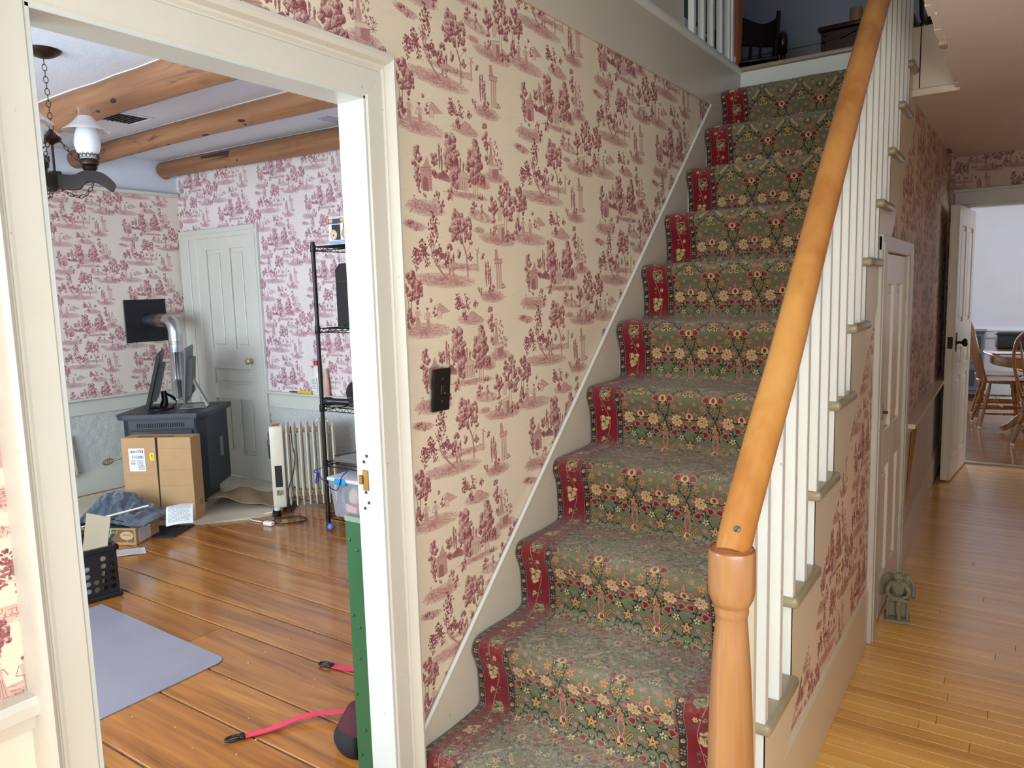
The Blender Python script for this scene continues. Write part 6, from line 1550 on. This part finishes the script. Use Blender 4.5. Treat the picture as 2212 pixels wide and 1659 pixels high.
# ---------------------------------------------------------------- dining room beyond the hall
GLIDE = plain('white chair glide', rgb(232, 230, 228), .4)
def windsor(label, loc, rz, arrow=False):
    t = thing('windsor_chair', label, 'chair', loc, rz, 'dining chairs round the oval table')
    m = MB(); m.lathe([(.02, .415), (.19, .415), (.215, .425), (.22, .44), (.20, .447), (.10, .438), (.02, .436)], 28, Matrix.Diagonal((1, .98, 1, 1))); m.build('seat', OAK, t, smooth=45)
    bow = catmull([(-.17, -.165, .44), (-.185, -.20, .56), (-.20, -.25, .74), (-.16, -.285, .90), (-.07, -.305, .985), (0, -.31, 1.0), (.07, -.305, .985), (.16, -.285, .90), (.20, -.25, .74), (.185, -.20, .56), (.17, -.165, .44)], 5)
    MB().tube(bow, .0135, 10).build('bow_back', OAK, t, smooth=60)
    for i in range(5):
        u = (i - 2) / 2; x0 = u * .115; x1 = u * .135; ztop = .985 - .09 * u * u
        if arrow: MB().tube([(x0, -.185, .44), (x0 * 1.05, -.205, .56), (x1, -.235, .70), (x1, -.262, .80), (x1, -.30, ztop)], [.006, .008, .017, .015, .006], 8, flat=.5).build('splat', OAK, t, smooth=50)
        else: MB().tube([(x0, -.185, .44), (x0 * 1.08, -.225, .64), (x1, -.30, ztop)], [.008, .0095, .006], 8).build('spindle', OAK, t, smooth=50)
    for sx in (-1, 1):
        for y0, y1 in ((.12, .185), (-.12, -.205)):
            a, b = Vector((sx * .125, y0, .42)), Vector((sx * .195, y1, .012)); L = lambda q: a.lerp(b, q)
            MB().tube([L(0), L(.15), L(.32), L(.34), L(.38), L(.55), L(.58), L(.62), L(1)], [.011, .015, .020, .013, .017, .020, .012, .018, .011], 12).build('leg', OAK, t, smooth=50)
            MB().lathe([(.014, 0), (.016, .003), (.014, .022)], 10, Matrix.Translation((b.x, b.y, 0))).build('glide', GLIDE, t, smooth=40)
        for z, q in ((.20, .54), (.14, .69)):
            pa = Vector((sx * .125, .12, .42)).lerp(Vector((sx * .195, .185, .012)), q); pb = Vector((sx * .125, -.12, .42)).lerp(Vector((sx * .195, -.205, .012)), q)
            MB().tube([pa, pa.lerp(pb, .3), pa.lerp(pb, .46), pa.lerp(pb, .5), pa.lerp(pb, .54), pa.lerp(pb, .7), pb], [.006, .010, .008, .013, .008, .010, .006], 8).build('stretcher', OAK, t, smooth=50)
    MB().tube([(-.17, 0, .19), (0, 0, .19), (.17, 0, .19)], [.007, .012, .007], 8).build('stretcher', OAK, t, smooth=50)
    return t
windsor('left dining chair, the nearer of two side by side, back to the hall door', (1.13, 8.50, 0), math.radians(-78)).scale = (1, 1, 1.03)
windsor('left dining chair, the farther of two side by side, behind the first', (1.09, 9.02, 0), math.radians(-82)).scale = (1, 1, 1.03)
windsor('arrow backed dining chair cut by the right edge, nearest the hall', (1.50, 7.62, 0), math.radians(-24), True)
windsor('dining chair on the far side of the table behind the black bag', (1.46, 9.62, 0), math.radians(172))
tb = thing('dining_table', 'oval dark oak dining table on a pedestal', 'table', (1.50, 8.35, 0))
E2 = Matrix.Diagonal((1, 1.45, 1, 1))
MB().lathe([(.02, .715), (.52, .715), (.535, .722), (.535, .735), (.525, .742), (.02, .742)], 44, E2).build('table_top', OAK, tb, smooth=35)
MB().lathe([(.47, .63), (.475, .64), (.475, .715)], 44, E2, cap=False).build('apron', OAK, tb, smooth=35)
MB().lathe([(.08, .12), (.085, .2), (.06, .26), (.075, .34), (.09, .42), (.06, .5), (.07, .6), (.11, .70), (.11, .715)], 24).build('pedestal', OAK, tb, smooth=45)
for a in range(4):
    ang = a * math.pi / 2 + .5; ca, sa = math.cos(ang), math.sin(ang)
    MB().tube(catmull([(.05 * ca, .05 * sa, .22), (.2 * ca, .2 * sa, .17), (.33 * ca, .33 * sa, .07), (.40 * ca, .40 * sa, .035)]), [.05] * 6 + [.04] * 6 + [.034] * 7, 12, flat=.75).build('foot', OAK, tb, smooth=50)
bg = thing('cooler_bag', 'black insulated lunch bag on the dining table', 'bag', (1.20, 8.62, .742), math.radians(8))
BAG = plain('charcoal nylon', rgb(52, 58, 64), .7, 0, .3, 120)
MB().box((-.14, -.10, 0), (.14, .10, .135), None, .02, 3).build('body', BAG, bg, smooth=50); MB().box((-.147, -.107, .125), (.147, .107, .158), None, .014, 3).build('lid', BAG, bg, smooth=50)
MB().tube(catmull([(.04, -.11, .13), (.09, -.125, .15), (.19, -.12, .13), (.21, -.10, .11)]), .012, 8).build('strap', BAG, bg, smooth=60)
for i, (x, y, a) in enumerate(((1.12, 8.10, .1), (1.22, 8.02, -.2), (1.16, 7.95, .35))):
    th = thing('paper_sheet', ('letters lying on the dining table, farthest sheet', 'letters lying on the dining table, rightmost sheet', 'letters lying on the dining table, nearest sheet')[i], 'paper', (x, y, .7425 + i * .003), a)
    MB().box((-.105, -.075, 0), (.105, .075, .0025), None, .0006).build('sheet', LBL, th)
cb = thing('side_cabinet', 'blue grey painted cabinet against the dining room wall', 'cabinet', (.56, 10.36, 0))
CBM = plain('blue grey cabinet paint', rgb(108, 120, 130), .45)
MB().box((0, .02, .05), (.34, .38, .78), None, .004).build('body', CBM, cb); MB().box((-.01, 0, .78), (.35, .39, .81), None, .005).build('top', plain('dark cabinet top', rgb(74, 82, 90), .4), cb)
d = MB().box((.03, .005, .10), (.31, .022, .40), None, .004).build('door', CBM, cb); MB().box((.08, .002, .15), (.26, .0065, .35), None, .003).build('panel', plain('dark recessed panel', rgb(64, 72, 80), .4), d)
dr = MB().box((.03, .005, .43), (.31, .022, .56), None, .004).build('drawer', CBM, cb); MB().tube([(.08, -.006, .50), (.26, -.006, .50)], .006, 8).build('handle', SILV, dr, smooth=50)
MB().box((.03, .005, .59), (.31, .022, .75), None, .004).build('drawer', plain('dark slate panel', rgb(58, 64, 70), .35), cb)
MB().box((0, .03, 0), (.34, .37, .05)).build('plinth', DG, cb)
mt = MB(); mt.box((.95, 10.2, .0008), (2.2, 10.74, .014), None, .004); tag(mt.build('door_mat', plain('pale green mat', rgb(186, 194, 170), .9, 0, .3, 90)), 'pale green mat on the dining floor against the far wall', 'mat')
# dining room window, out of sight behind the open door; its light lies on the glossy floor
wn = thing('window_1', 'dining room window beside the door', 'window', (.0, 10.8, 0)); wn['kind'] = 'structure'
MB().box((-.45, -.03, .62), (.55, .0, .68), None, .004).box((-.45, -.03, 2.02), (.55, 0, 2.08), None, .004).box((-.45, -.03, .62), (-.39, 0, 2.08), None, .004).box((.49, -.03, .62), (.55, 0, 2.08), None, .004).build('frame', DINW, wn)
